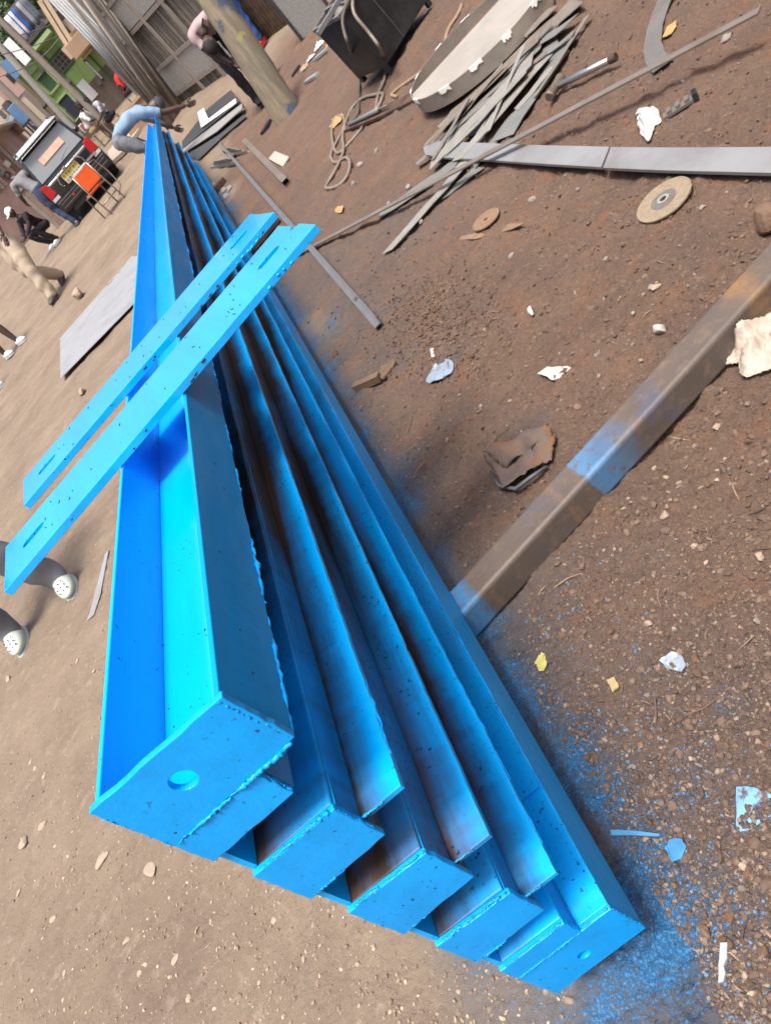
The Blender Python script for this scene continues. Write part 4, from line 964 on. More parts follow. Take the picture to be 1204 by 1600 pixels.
    for s in 'LR':
        an, kn = J['an' + s], J['kn' + s]; f = (pose or {}).get('toe' + s, (0, 1, -.06)); f = Vector(f).normalized()
        u = Vector((0, 0, 1)); u = (u - f * u.dot(f)).normalized(); r = f.cross(u)
        mt = Matrix((r, f, u)).transposed().to_4x4()
        def ff(p):
            y = p.y; k = 1 - .35 * max(0, y / .135); z = p.z * (1 - .35 * max(0, y / .135)); z = max(z, -.042)
            return Vector((p.x * (1.0 + .15 * max(0, y / .135)), y, z))
        if not (shoe and shoe_mesh): addmb(MB().sphere(an + f * .055 - u * .035, .046, .132, .05, 14, 8, fn=ff, mtx=mt), 0)
        else:
            m_ = MB(); m_.sphere(an + f * .055 - u * .032, .052, .142, .058, 18, 10, fn=ff, mtx=mt)
            m_.sphere(an + f * .055 - u * .068, .054, .146, .014, 18, 6, mtx=mt)
            so = m_.build('shoe', shoe, root, smooth=True)
            if face == 'clog':
                vm = MB()
                m2_ = MB(); m2_.sphere(an + f * .055 - u * .074, .056, .149, .017, 20, 6, fn=ff, mtx=mt); m2_.build('sole', mat('clog_sole', (.34, .33, .26), .7, 0, .2, 20), so, smooth=True)
                cl_ = MB(); cl_.tube([an + f * -.005 - u * .0 + mt @ Vector((math.cos(q) * .046, math.sin(q) * .058, .012 - .02 * math.sin(q))) for q in [2 * math.pi * i / 20 for i in range(21)]], .008, 6); cl_.build('collar', mat('clog_collar', (.36, .40, .37), .6), so, smooth=True)
                for i in range(9):
                    q = mt @ Vector(((i % 3 - 1) * .024, .062 + (i // 3) * .024, 0)); cc = an + f * .055 - u * .032 + q + u * (.050 - .012 * (i // 3)); vm.sphere(cc, .0048, .006, .003, 6, 4)
                vm.build('vents', M_BLACK, so, smooth=True)['kind'] = 'stuff'; vm = MB()
                P = [an + f * .055 - u * .032 + mt @ Vector((math.cos(q) * .05, -.05 + math.sin(q) * -.085, .03)) for q in [math.pi * i / 10 for i in range(11)]]
                vm.tube(P, .008, 6).build('heel_strap', shoe, so, smooth=True)
            addmb(MB().sphere(an + f * .02 - u * .03, .038, .08, .05, 10, 6, mtx=mt), 2 if trouser_to > .95 else 0)
    mesh = bpy.data.meshes.new('body'); bm.to_mesh(mesh); bm.free()
    for m in (skin or M_SKIN, shirt or M_SKIN, trousers or M_SKIN): mesh.materials.append(m)
    b = bpy.data.objects.new('body', mesh); COL.objects.link(b); b.parent = root
    if hat:
        m_ = MB(); m_.sphere(c0 + HM @ Vector((0, -.006, .025)), .088, .108, .105, 18, 10, fn=lambda p: Vector((p.x, p.y, max(p.z, -.002))), mtx=HM)
        m_.sphere(c0 + HM @ Vector((0, .10, .03)), .07, .075, .012, 14, 6, mtx=HM); m_.build('cap', hat, root, smooth=True)
    elif hair:
        MB().sphere(c0 + HM @ Vector((0, -.010, .012)), .081, .096, .116, 18, 12, fn=lambda p: Vector((p.x, p.y, max(p.z, -.03 + (.075 if p.y > .03 else 0)))), mtx=HM).build('hair', M_HAIR, root, smooth=True)
    eyes = MB()
    for s in (-1, 1): eyes.sphere(c0 + HM @ Vector((s * .032, .082, .006)), .012, .008, .008, 8, 6, mtx=HM)
    eyes.build('eye', mat('eye_white', (.35, .33, .3), .3), root, smooth=True)['kind'] = 'stuff'
    return root
def cloth(n, c, v=.18): return mat(n, c, .9, 0, v, 9, .15, 160, spec=.2)
M_JEANS = cloth('dark_jeans', (.045, .06, .11)); M_GREYT = cloth('grey_trousers', (.19, .19, .215)); M_CREAM = cloth('cream_cotton', (.42, .345, .265), .1)
M_GREYS = cloth('grey_tshirt', (.20, .205, .22)); M_PALEB = cloth('pale_blue_shirt', (.20, .29, .42)); M_MAUVE = cloth('mauve_shirt', (.36, .27, .275)); M_DARKC = cloth('dark_clothes', (.03, .026, .032))
M_BTR = cloth('blue_trousers', (.045, .10, .32)); M_WSH = cloth('white_shirt', (.62, .61, .62)); M_RED = cloth('red_cloth', (.45, .03, .035)); M_LGREY = cloth('light_grey_shirt', (.36, .37, .42)); M_TAN = cloth('tan_trousers', (.28, .20, .12))
M_STRIPE = cloth('striped_trousers', (.14, .15, .17), .7)
M_CLOG = mat('pale_green_rubber', (.52, .58, .53), .5, 0, .1, 30); M_WSHOE = mat('white_shoe', (.62, .66, .66), .5, 0, .12, 30)

def stand_at(u, v): g = G(u, v); return (g.x, g.y, g.z)
PI = math.pi
# walking man with pale clogs, cut off by the left edge of the frame
gx = G(112, 915); gy = G(40, 1003); c = (gx + gy) / 2
person('person in grey jeans and pale green clogs walking at the left edge', (c.x - .02, c.y + .04, H(c.x, c.y)), PI + .25,
       dict(anR=(-.19, .02, .085), knR=(-.15, .12, .50), anL=(.19, -.02, .085), knL=(.13, .08, .50), hipR=(-.09, 0, .9), hipL=(.09, 0, .9), toeL=(.02, 1, -.08), toeR=(-.05, 1, -.08),
            shL=(.185, 0, 1.4), elL=(.24, 0, 1.12), wrL=(.25, .1, .9), shR=(-.185, 0, 1.4), elR=(-.24, 0, 1.12), wrR=(-.25, .1, .9)), M_DARKC, M_GREYT, .5, 1.0, M_CLOG, face='clog', loose=1.18)
# cream man
c = G(106, 448)
person('person in loose cream shirt and cream trousers walking on the road at the left edge', (c.x - .16, c.y + .25, H(c.x, c.y)), PI - .5,
       dict(pelvis=(0, -.02, .93), anR=(.10, -.30, .16), knR=(.10, .06, .48), anL=(-.06, .28, .09), knL=(-.09, .20, .50), toeL=(0, 1, -.15), toeR=(0, .8, -.6),
            spine=(.0, .02, 1.12), chest=(.0, .06, 1.33), neck=(.0, .08, 1.47), head=(0, .11, 1.6), shL=(-.19, .05, 1.4), shR=(.19, .05, 1.4), elL=(-.27, .12, 1.14), wrL=(-.33, .28, .98), elR=(.26, -.02, 1.14), wrR=(.30, .12, .93)),
       M_CREAM, M_CREAM, .42, 1.0, mat('dark_shoe', (.05, .04, .035), .6), loose=1.45, scale=1.17)
CP = PXY(27, 326, 18.0)
person('crouching person in dark clothes and a white cap behind the man in cream', (CP.x, 18.2, H(CP.x, 18.2)), PI - .8,
       dict(pelvis=(0, -.1, .42), spine=(0, .0, .58), chest=(0, .12, .76), neck=(0, .18, .88), head=(0, .22, 1.0), shL=(-.18, .13, .82), shR=(.18, .13, .82), elL=(-.2, .3, .62), elR=(.2, .3, .62), wrL=(-.1, .48, .55), wrR=(.1, .48, .55),
            hipL=(-.1, -.1, .4), hipR=(.1, -.1, .4), knL=(-.15, .3, .5), knR=(.15, .3, .5), anL=(-.12, .05, .09), anR=(.12, .05, .09)), M_DARKC, M_DARKC, .9, 1.0, M_WSHOE, hat=M_WHITE)
c = G(31, 543)
person('person with bare dark legs and white shoes at the left edge', (c.x - .12, c.y + .05, H(c.x, c.y)), -PI / 2 - .6,
       dict(anL=(-.09, .16, .09), knL=(-.1, .12, .5), anR=(.09, -.10, .09), knR=(.1, .0, .5), pelvis=(0, 0, .93)), M_DARKC, M_DARKC, .5, .42, M_WSHOE)
c = G(-2, 615)
person('person outside the left edge, only one white shoe tip showing', (c.x - .14, c.y + .02, H(c.x, c.y)), -PI / 2 + .2, dict(anL=(-.09, .1, .09)), M_GREYS, M_GREYT, .5, 1, M_WSHOE)
# man by the car
c = G(125, 350)
person('person in grey t-shirt and dark jeans standing behind the black car', (c.x - .02, c.y + .10, H(c.x, c.y)), .55,
       dict(pelvis=(-.04, -.02, .93), spine=(-.06, .06, 1.11), chest=(-.09, .15, 1.28), neck=(-.12, .25, 1.40), head=(-.13, .33, 1.50), shL=(-.27, .16, 1.34), shR=(.09, .16, 1.35), elL=(-.33, .26, 1.08), elR=(.20, .22, 1.09), wrL=(-.28, .44, .95), wrR=(.13, .42, 1.0),
            hipL=(-.13, -.02, .9), hipR=(.06, -.02, .9), knL=(-.10, .02, .5), knR=(.06, .03, .5), anL=(-.05, -.06, .09), anR=(.12, .06, .09)), M_GREYS, M_JEANS, .40, 1, mat('dull_shoe', (.16, .15, .14), .7), loose=1.1)
# man in pale blue bent over the far end of the stack
person('person in pale blue shirt and dark cap bent over at the stack far end', (-.86, 12.9, H(-.86, 12.9)), -PI / 2 + .12,
       dict(pelvis=(0, -.16, .80), spine=(0, .04, .87), chest=(0, .30, .86), neck=(0, .46, .79), head=(0, .57, .73), shL=(-.19, .36, .83), shR=(.19, .36, .82), elL=(-.22, .48, .58), wrL=(-.12, .58, .38), elR=(.22, .60, .60), wrR=(.20, .88, .46),
            hipL=(-.1, -.13, .78), hipR=(.1, -.13, .78), knL=(-.13, .14, .47), knR=(.13, .10, .47), anL=(-.13, -.05, .09), anR=(.14, -.06, .09)), M_PALEB, M_STRIPE, .42, 1, M_DARKC, hat=mat('dark_cap', (.05, .05, .055), .9), look=(0, .4, -1), loose=1.15, scale=1.1)
# bending man behind the pole and another beyond it
c = G(402, 188)
person('person in mauve shirt bending forward behind the wooden pole with head down', (.93, 11.0, H(.93, 11.0)), PI - .05,
       dict(pelvis=(0, -.16, .93), spine=(0, -.02, 1.08), chest=(.02, .16, 1.13), neck=(.07, .29, 1.03), head=(.10, .36, .91), shL=(-.18, .19, 1.08), shR=(.20, .19, 1.08), elL=(-.16, .25, .82), wrL=(-.06, .30, .58), elR=(.17, .25, .82), wrR=(.05, .30, .56),
            hipL=(-.1, -.15, .9), hipR=(.1, -.15, .9), knL=(-.1, .06, .5), knR=(.1, .06, .5), anL=(-.09, -.05, .09), anR=(.10, .02, .09)), M_MAUVE, M_DARKC, .30, 1, M_DARKC, look=(0, .3, -1))
c = G(417, 66)
person('person in mauve top and blue trousers half hidden behind the wooden pole', (c.x - .05, c.y, H(c.x, c.y)), PI / 2 + .3,
       dict(anL=(-.09, .05, .09), anR=(.1, -.08, .09)), M_MAUVE, M_BTR, .9, .96, mat('red_shoe', (.45, .03, .03), .6))
def sitter(label, u, v, y, yaw, shirt, trousers, **k):
    a = PXY(u, v, y); x = a.x
    return person(label, (x, y, base_h(x, y).item()), yaw, dict(pelvis=(0, -.1, .46), spine=(0, -.02, .62), chest=(0, .08, .83), neck=(0, .14, .96), head=(0, .19, 1.07), shL=(-.185, .09, .90), shR=(.185, .09, .90), elL=(-.22, .22, .66), elR=(.22, .22, .66), wrL=(-.1, .40, .58), wrR=(.1, .40, .58),
            hipL=(-.1, -.08, .46), hipR=(.1, -.08, .46), knL=(-.14, .34, .48), knR=(.14, .34, .48), anL=(-.13, .28, .09), anR=(.13, .28, .09)), shirt, trousers, k.get('sleeve', .5), k.get('to', .5), k.get('shoe'), hat=k.get('hat'))
sitter('person in white shirt and tan trousers sitting by the road beyond the car', 150, 205, 25.0, -PI / 2 - .3, M_WSH, M_TAN, to=1.0)
sitter('person in light grey shirt sitting next to the one in white', 188, 196, 23.6, PI / 2 + .5, M_LGREY, M_DARKC)
sitter('small person in red top sitting by the timber counter under the kiosk', 205, 148, 24.5, -PI / 2 + .5, M_RED, M_DARKC)
# stools for the sitters
def stool(label, x, y):
    t = thing('stool', label, 'stool', (x, y, base_h(x, y).item()))
    MB().box(-.17, .17, -.17, .17, .36, .40).build('seat', M_WOODG, t)
    for a in (-1, 1):
        for b in (-1, 1): MB().box(a * .14 - .02, a * .14 + .02, b * .14 - .02, b * .14 + .02, 0, .359).build('leg', M_WOODG, t)
for (u, v, y, l) in ((150, 205, 25.0, 'wooden stool under the person in white'), (188, 196, 23.6, 'wooden stool under the person in light grey'), (205, 148, 24.5, 'wooden stool under the small person in red')): stool(l, PXY(u, v, y).x, y)

# ------------------------------------------------------------------ wooden utility pole with paint smears
def pole_mat():
    m = mat('pole_wood', (.25, .20, .14), .85, 0, .3, 3, .35, 16, color2=(.15, .14, .105), c2scale=2.2, stretch=(5, 5, .6))
    t = m.node_tree; N = t.nodes; L = t.links; b = N['Principled BSDF']; old = b.inputs['Base Color'].links[0].from_socket
    tc = N.new('ShaderNodeTexCoord')
    for sc_, lo, hi, cc in ((2.1, .54, .60, (.03, .065, .13)), (6.5, .63, .66, (.30, .28, .12)), (4.3, .665, .69, (.25, .07, .03))):
        n = N.new('ShaderNodeTexNoise'); n.inputs['Scale'].default_value = sc_; n.inputs['Detail'].default_value = 7; n.inputs['Roughness'].default_value = .62; L.new(tc.outputs['Object'], n.inputs[0])
        r = N.new('ShaderNodeMapRange'); r.inputs[1].default_value = lo; r.inputs[2].default_value = hi; r.inputs[4].default_value = .85; L.new(n.outputs[0], r.inputs[0])
        q = N.new('ShaderNodeMix'); q.data_type = 'RGBA'; q.inputs[7].default_value = (*cc, 1); L.new(r.outputs[0], q.inputs[0]); L.new(old, q.inputs[6]); old = q.outputs[2]
    L.new(old, b.inputs['Base Color']); return m
def wood_pole(name, label, base, top, r0, r1, m, n=24, rough=.012, ext=1.3):
    base = Vector(base); top = base + (Vector(top) - base) * ext
    P = []; R = []; N_ = 16
    for i in range(-1, N_ + 1): s = i / N_; P.append(base.lerp(top, s) + Vector((U(-1, 1), U(-1, 1), 0)) * rough * .4 - base); R.append((r0 + (r1 - r0) * max(s, 0) + (.05 * r0 * max(0, .18 - s) / .18)))
    o = MB().tube(P, R, n).build(name, m, smooth=True); o.location = base
    return tag(o, label, 'utility pole')
g = G(452, 180); g.y += .1
wood_pole('utility_pole', 'thick leaning wooden pole with smears of blue paint on the dirt bank', (g.x, g.y, g.z - .05), PXY(335, 0, g.y + .1), .168, .145, pole_mat())
for (p0, p1, D, r, lb) in (((150, 178), (5, 36), 23.5, .085, 'slim grey timber pole in front of the green building'), ((125, 212), (0, 72), 26, .10, 'pale thick pole left of the slim one, before the green building'), ((84, 214), (0, 132), 24, .10, 'grey pole beyond the car roof, leftmost of the street poles')):
    a = PXY(*p0, D); b = PXY(*p1, D); z = base_h(a.x, D).item(); dd = (b - a) / (b.z - a.z); base = a + dd * (z - .1 - a.z)
    wood_pole('street_pole', lb, base, b, r * 1.1, r * .9, M_WOODG if D < 25 else mat('pale_pole', (.30, .29, .26), .85, 0, .15, 3), 14, .0, 1.25)

# ------------------------------------------------------------------ fences on the right
FA, FB = Vector((2.25, 13.0, 0)), Vector((.12, 18.4, 0)); fd = (FB - FA); FL = fd.length; fd.normalize(); fnrm = Vector((-fd.y, fd.x, 0))
if fnrm.y > 0: fnrm = -fnrm
t = thing('reed_fence', 'tall grey reed and timber fence with two woven bands beyond the wooden pole', 'fence', (0, 0, 0))
def fp(s, z, o=0): p = FA + fd * s + fnrm * o; return Vector((p.x, p.y, base_h(p.x, p.y).item() + z))
s = 2.0; mbs = [MB(), MB()]; back = MB()
while s < FL:
    k = random.randrange(2); mbs[k].bar(fp(s, .0, U(-.01, .01)), fp(s + U(-.03, .03), 2.75 + U(-.1, .15), U(-.01, .01)), U(.018, .034), .02, up=fnrm); s += U(.026, .042)
mbs[0].build('reed', M_REED, t)['kind'] = 'stuff'; mbs[1].build('reed', M_REED2, t)['kind'] = 'stuff'
MB().bar(fp(2.0, 1.4, -.06), fp(FL, 1.4, -.06), .02, 2.75, up=(0, 0, 1)).build('backing', M_REED2, t)
for z in (.18, .72, 1.45, 2.0): MB().bar(fp(2.0, z, .05), fp(FL, z, .05), .03, .07).build('rail', M_WOODG, t)
for s in (2.0, 3.1, 4.2, FL): MB().bar(fp(s, 0, .07), fp(s, 2.8, .07), .06, .06, up=fnrm).build('post', M_WOODG, t)
for z0, z1 in ((.22, .68), (1.5, 1.95)): MB().bar(fp(2.0, (z0 + z1) / 2, .04), fp(FL, (z0 + z1) / 2, .04), .012, z1 - z0).build('woven_band', mat('woven_mat', (.27, .26, .245), .9, 0, .3, 30, .4, 30), t)
# leaning poles and sheets at the far end of the fence
for k in range(14):
    x = .10 - k * .038 + U(-.02, .02); y = 17.6 - k * .05; z = base_h(x, y).item(); L = U(2.6, 3.4)
    MBo = MB().tube([Vector((0, 0, 0)), Vector((.42 + U(-.12, .12), .3 + U(0, .1), L))], [U(.03, .045), U(.02, .03)], 8).build('leaning_pole', (M_WOODG, M_REED2, M_STEEL_D, M_WOODG)[k % 4], smooth=True); MBo.location = (x, y, z)
    tag(MBo, ('grey timber pole leaning among others at the left end of the reed fence', 'dark cane leaning among others at the left end of the reed fence', 'steel pipe leaning among poles at the left end of the reed fence', 'grey timber pole leaning among others at the left end of the reed fence')[k % 4], 'pole', 'poles leaning at the end of the fence')
a = PXY(232, 160, 18.6)
def corrugated(name, label, cat, a, b, z0, z1, m, nrm, waves, amp=.018, top=None):
    a = Vector(a); b = Vector(b); mb = MB(); n = waves * 6; vs = []
    for i in range(n + 1):
        p = a.lerp(b, i / n) + Vector(nrm) * math.sin(i / n * waves * 2 * PI) * amp
        vs += [Vector((p.x, p.y, z0)), Vector((p.x, p.y, z1))]
    mb.add(vs, [(2 * i, 2 * i + 2, 2 * i + 3, 2 * i + 1) for i in range(n)])
    o = mb.build(name, m, smooth=True); sm = o.modifiers.new('thick', 'SOLIDIFY'); sm.thickness = .002; recentre(o); return tag(o, label, cat)
z = base_h(-.2, 19.5).item()
corrugated('iron_sheet', 'grey corrugated iron sheet standing between the leaning poles and the timber kiosk', 'iron sheet', (-.42, 19.6, 0), (-.02, 19.3, 0), z, z + 3.0, mat('grey_iron', (.24, .25, .26), .5, .5, .15, 3), (0, -1, 0), 7)
corrugated('iron_fence', 'brown corrugated iron fence behind the bent framed board', 'fence', fp(-.9, 0), fp(1.98, 0), base_h(1.9, 13.8).item() - .05, base_h(1.9, 13.8).item() + 2.6, mat('brown_iron', (.20, .155, .12), .6, .2, .3, 4, color2=(.12, .08, .06), c2scale=5), fnrm, 26, .022)
MB_ = MB().bar(fp(-1.6, .75, .02), fp(-.92, .75, .02), .02, 1.5)
# framed board
t = thing('framed_board', 'dark framed grey mesh board standing beyond the transformer', 'board', (0, 0, 0)); y = 11.2
bl = PXY(473, 64, y); br = PXY(524, 24, y - .2); ht = Vector((0, .12, 1.25))
MB().prism([bl, br, br + ht, bl + ht], Vector((0, .02, 0))).build('mesh_panel', mat('mesh_grey', (.19, .185, .18), .8, 0, .35, 60, .3, 120), t)
for p, q in ((bl, br), (bl, bl + ht), (br, br + ht), (bl + ht, br + ht)): MB().bar(p + Vector((0, -.012, 0)), q + Vector((0, -.012, 0)), .04, .03, up=(0, 1, 0)).build('frame_bar', M_BLACK, t)
# litter along the foot of the fence
LIT = [(500, 72, .09, .05, .06, 'white_rag', M_WHITE, 'white rag in the litter below the framed board'), (514, 52, .05, .06, .07, 'blue_bag', mat('blue_litter', (.12, .32, .62), .5), 'small blue bag in the litter by the transformer corner'),
       (519, 66, .10, .06, .05, 'orange_rag', mat('orange_litter', (.36, .17, .04), .7), 'orange brown rag lying beside the transformer'), (487, 92, .08, .05, .03, 'white_scrap', M_PLASTIC, 'white plastic scrap lying beyond the wooden pole'),
       (478, 108, .07, .07, .05, 'pale_rubble', M_STONE, 'pale lump of rubble beyond the wooden pole'), (437, 110, .10, .05, .03, 'dark_scrap', M_BLACK, 'dark scrap between the pole and the fence')]
for u, v, a_, b_, h_, nm, m_, lb in LIT: crumple(nm, lb, 'litter', u, v, a_ * .9, b_, h_, m_, int(u), n=16)
for (p, q, m_, l) in (((495, 96), (513, 78), M_SHEET, 'grey flat strip in the litter beyond the wooden pole'), ((480, 130), (496, 118), M_SHEET, 'short grey strip lying right of the wooden pole'), ((412, 210), (424, 192), M_BLACK, 'black block lying between the bending person and the pole'), ((458, 122), (470, 104), M_BLACK, 'dark strip at the foot of the pole bank')):
    on_ground_bar('litter_strip', l, 'litter', G(*p), G(*q), .07, .03, m_)
# sheets on the path beyond the heap
flat_piece('dark_sheet', 'dark slate steel sheet lying on the path by the bending person', 'steel sheet', [(283, 216), (318, 172), (363, 143), (383, 168), (330, 206), (288, 236)], .01, mat('slate_sheet', (.055, .06, .068), .4, .2, .15, 6), dz=.03)
flat_piece('white_trim', 'bright white bent strip lying on the dark slate sheet', 'steel strip', [(311, 178), (321, 172), (333, 194), (376, 163), (378, 171), (322, 207)], .008, M_WHITE, dz=.075)
flat_piece('speckled_sheet', 'speckled grey strip sheet lying between two dark sheets on the path', 'steel sheet', [(281, 238), (330, 207), (384, 169), (386, 177), (345, 212), (289, 243)], .01, mat('speckled', (.26, .26, .26), .6, .1, .5, 60), dz=.05)
flat_piece('ribbed_sheet', 'dark ribbed sheet lying nearest the stack end on the path', 'steel sheet', [(291, 245), (345, 213), (384, 182), (387, 186), (350, 217), (313, 252)], .01, mat('slate_sheet2', (.07, .075, .08), .45, .2, .3, 30), dz=.02)
flat_piece('concrete_path_slab', 'pale concrete slab beyond the far end of the blue stack', 'slab', [(165, 232), (200, 195), (222, 205), (200, 240), (180, 258)], .08, mat('path_concrete', (.34, .29, .235), .9, 0, .12, 5, .1, 20), dz=-.03)

# ------------------------------------------------------------------ black car with its rear to us
def car():
    c = G(158, 312); x0, y0 = -2.46, 17.75
    t = thing('parked_car', 'black parked car seen from behind with white roof glare and red tail lights', 'car', (x0, y0, base_h(x0, y0).item() + .02), .17)
    t.rotation_euler = (.075, 0, .17)
    W, Ln, Hh = .75, 3.9, 1.56
    M_CAR = mat('black_car_paint', (.012, .013, .017), .25, 0, .1, 5, clear=.6); M_GLASS = mat('car_glass', (.20, .215, .23), .10, .0, .05, 3, spec=.8); M_ROOF = mat('silver_roof', (.55, .56, .58), .3, .2, .05)  # pale roof and greyed glass: glare and sky reflection put into the colour
    # body: stations along y (length), cross section half-widths
    st = [(0, .28, .80, W * .96, W * .93), (.04, .24, .86, W, W * .97), (.4, .22, .90, W, W), (2.6, .22, .92, W, W), (3.5, .24, .84, W * .97, W * .95), (3.9, .30, .70, W * .85, W * .84)]
    mb = MB(); vs = []
    for (y, zb, zt, wb, wt) in st: vs += [(-wb, y, zb), (wb, y, zb), (wb * 1.01, y, (zb + zt) / 2), (wt, y, zt), (-wt, y, zt), (-wb * 1.01, y, (zb + zt) / 2)]
    fs = [(i * 6 + k, i * 6 + (k + 1) % 6, (i + 1) * 6 + (k + 1) % 6, (i + 1) * 6 + k) for i in range(len(st) - 1) for k in range(6)] + [(5, 4, 3, 2, 1, 0), tuple(30 + k for k in range(6))]
    mb.add(vs, fs); body = mb.build('body', M_CAR, t, bevel=.11); body.modifiers[0].segments = 5
    # cabin
    cb = [(.10, .86, .93), (.30, 1.50, .80), (2.2, 1.52, .80), (2.9, .90, .92)]
    vs = []; 
    for (y, z, k) in cb: vs += [(-W * k, y, z), (W * k, y, z)]
    vs += [(-W * .95, .10, .80), (W * .95, .10, .80), (-W * .95, 2.9, .80), (W * .95, 2.9, .80)]
    MB().add(vs, [(0, 1, 3, 2), (2, 3, 5, 4), (4, 5, 7, 6), (0, 2, 4, 6), (1, 7, 5, 3), (0, 6, 10, 8), (1, 9, 11, 7), (0, 8, 9, 1), (6, 7, 11, 10)]).build('cabin', M_CAR, t, bevel=.08)
    MB().prism([Vector((-W * .80, .34, 1.515)), Vector((W * .80, .34, 1.515)), Vector((W * .79, 2.2, 1.535)), Vector((-W * .79, 2.2, 1.535))], .02).build('roof', M_ROOF, t, bevel=.01)
    MB().prism([Vector((-W * .82, .10, .93)), Vector((W * .82, .10, .93)), Vector((W * .72, .272, 1.42)), Vector((-W * .72, .272, 1.42))], Vector((0, -.012, .004))).build('rear_window', M_GLASS, t, bevel=.004)
    MB().bar((-W * .76, .22, 1.505), (W * .76, .22, 1.505), .16, .035).build('spoiler', M_CAR, t, bevel=.01)
    for s in (-1, 1):
        w_ = thing
        MB().prism([Vector((s * W * .83, .2, .96)), Vector((s * W * .74, .45, 1.40)), Vector((s * W * .74, 1.2, 1.42)), Vector((s * W * .88, 1.2, .96))], Vector((s * .055, 0, 0.012))).build('side_window', M_GLASS, t)
        lt = MB().prism([Vector((s * W * .99, -.016, .62)), Vector((s * W * .72, -.016, .66)), Vector((s * W * .76, -.006, .88)), Vector((s * W * .97, -.006, .92))], Vector((0, .06, 0))).build('tail_light', mat('tail_red', (.40, .02, .02), .25, 0, .1, 20), t, bevel=.008)
        MB().box(min(s * W * .74, s * W * .97), max(s * W * .74, s * W * .97), -.02, .03, .55, .615).build('reverse_lamp', mat('lamp_clear', (.6, .58, .58), .3), lt)
        MB().tube([(s * .86 * W, .35, 1.555), (s * .72 * W, .4, 1.58), (s * .72 * W, 2.0, 1.58), (s * .74 * W, 2.1, 1.55)], .016, 8).build('roof_rail', M_BLACK, t)
        MB().sphere((s * (W + .10), 2.35, 1.0), .08, .05, .07, 10, 8).build('mirror', M_CAR, t, smooth=True)
        for y in (.62, 3.1):
            wh = MB().tube([(s * (W - .17), y, .31), (s * (W - .005), y, .31)], [.31, .31], 28).build('wheel', mat('tyre', (.02, .02, .02), .85), t, bevel=.02)
            MB().tube([(s * (W - .004), y, .31), (s * (W + .008), y, .31)], [.19, .17], 20).build('rim', M_STEEL, wh)
    MB().box(-W * .98, W * .98, -.09, .05, .30, .52).build('bumper', M_CAR, t, bevel=.03)
    MB().box(-W * .7, W * .7, -.06, .0, .18, .295).build('under_tray', M_DARK, t)
    p = MB().box(-.24, .20, -.045, -.03, .60, .80).build('number_plate', mat('plate_yellow', (.58, .48, .13), .5, 0, .06, 8), t, bevel=.004)
    lower = MB().box(-.24, .20, -.0475, -.0455, .60, .69).build('plate_lower', mat('plate_pale', (.52, .49, .42), .5), p)
    ch = MB()
    for r_, n_ in ((.745, 6), (.645, 6)):
        for k in range(n_):
            x = -.20 + k * .068; ch.box(x, x + .010, -.0505, -.048, r_ - .032, r_ + .032); ch.box(x + .012, x + .03, -.0505, -.048, r_ + (.012 if k % 2 else -.004), r_ + (.026 if k % 2 else .010))
            if k % 3: ch.box(x + .031, x + .041, -.0505, -.048, r_ - .03, r_ + .02)
    ch.build('plate_characters', M_BLACK, p)['kind'] = 'stuff'
    MB().tube([(-.34, -.03, .60), (-.36, -.04, .72), (-.30, -.05, .83), (.26, -.05, .83), (.34, -.04, .74), (.33, -.03, .60)], .018, 8).build('plate_surround', mat('chrome', (.5, .5, .52), .2, .9, .05), t, smooth=True)
    MB().box(.36, .62, -.03, -.005, .60, .64).build('badge', mat('badge_chrome', (.6, .6, .62), .25, .8, .05), t)
    MB().box(-.12, -.02, -.07, -.035, .82, .87).build('handle', mat('chrome', (.5, .5, .52), .2, .9, .05), t, bevel=.01)
    MB().prism([Vector((-.30, .155, 1.12)), Vector((.34, .155, 1.12)), Vector((.34, .2, 1.25)), Vector((-.30, .2, 1.25))], Vector((0, -.02, .007))).build('window_sticker', mat('window_sticker', (.55, .34, .27), .5), t)  # pinkish panel painted as a reflection on the rear glass
    MB().tube([(.02, .10, .955), (.16, .115, 1.0), (.34, .13, 1.03)], .009, 6).build('wiper', M_BLACK, t)
    MB().bar((-W * .97, -.012, .575), (W * .97, -.012, .575), .012, .01).build('tailgate_gap', M_DARK, t)
    for s in (-1, 1): MB().bar((s * W * .70, -.004, .58), (s * W * .74, .01, .93), .012, .01, up=(0, 1, 0)).build('tailgate_gap', M_DARK, t)
    MB().box(-.36, -.30, -.10, -.092, .40, .44).build('reflector', MATS['tail_red'], t); MB().box(.30, .36, -.10, -.092, .40, .44).build('reflector', MATS['tail_red'], t)
    for z in (.36, .44): MB().box(-W * .9, W * .9, -.096, -.0905, z, z + .012).build('bumper_line', M_STEEL_D, t)
    return t
car()
# orange-seated metal chair behind the car
gx = G(178, 330)
t = thing('metal_chair', 'metal framed chair with orange plastic seat standing behind the car', 'chair', (gx.x + .12, gx.y, gx.z), .5)
M_OR = mat('orange_plastic', (.75, .11, .02), .45, 0, .08, 10); M_TB = mat('chair_tube', (.28, .25, .22), .4, .6)
MB().box(-.19, .19, -.02, .02, .50, .82).build('backrest', M_OR, t, bevel=.03)
MB().box(-.17, .17, .03, .34, .44, .47).build('seat', M_OR, t, bevel=.01)
MB().box(-.17, .17, -.03, -.021, .83, .86).build('top_trim', M_WHITE, t)
for s in (-1, 1):
    MB().tube([(s * .2, 0, .84), (s * .21, .0, .45), (s * .21, -.05, 0)], .014, 8).build('leg', M_TB, t, smooth=True)
    MB().tube([(s * .2, .0, .44), (s * .2, .34, .44), (s * .21, .38, 0)], .014, 8).build('leg', M_TB, t, smooth=True)
MB().tube([(.2, .02, .8), (.38, .1, .78), (.42, .1, .5), (.4, .1, .2), (.22, .1, .1)], .012, 8).build('arm_loop', M_TB, t, smooth=True)
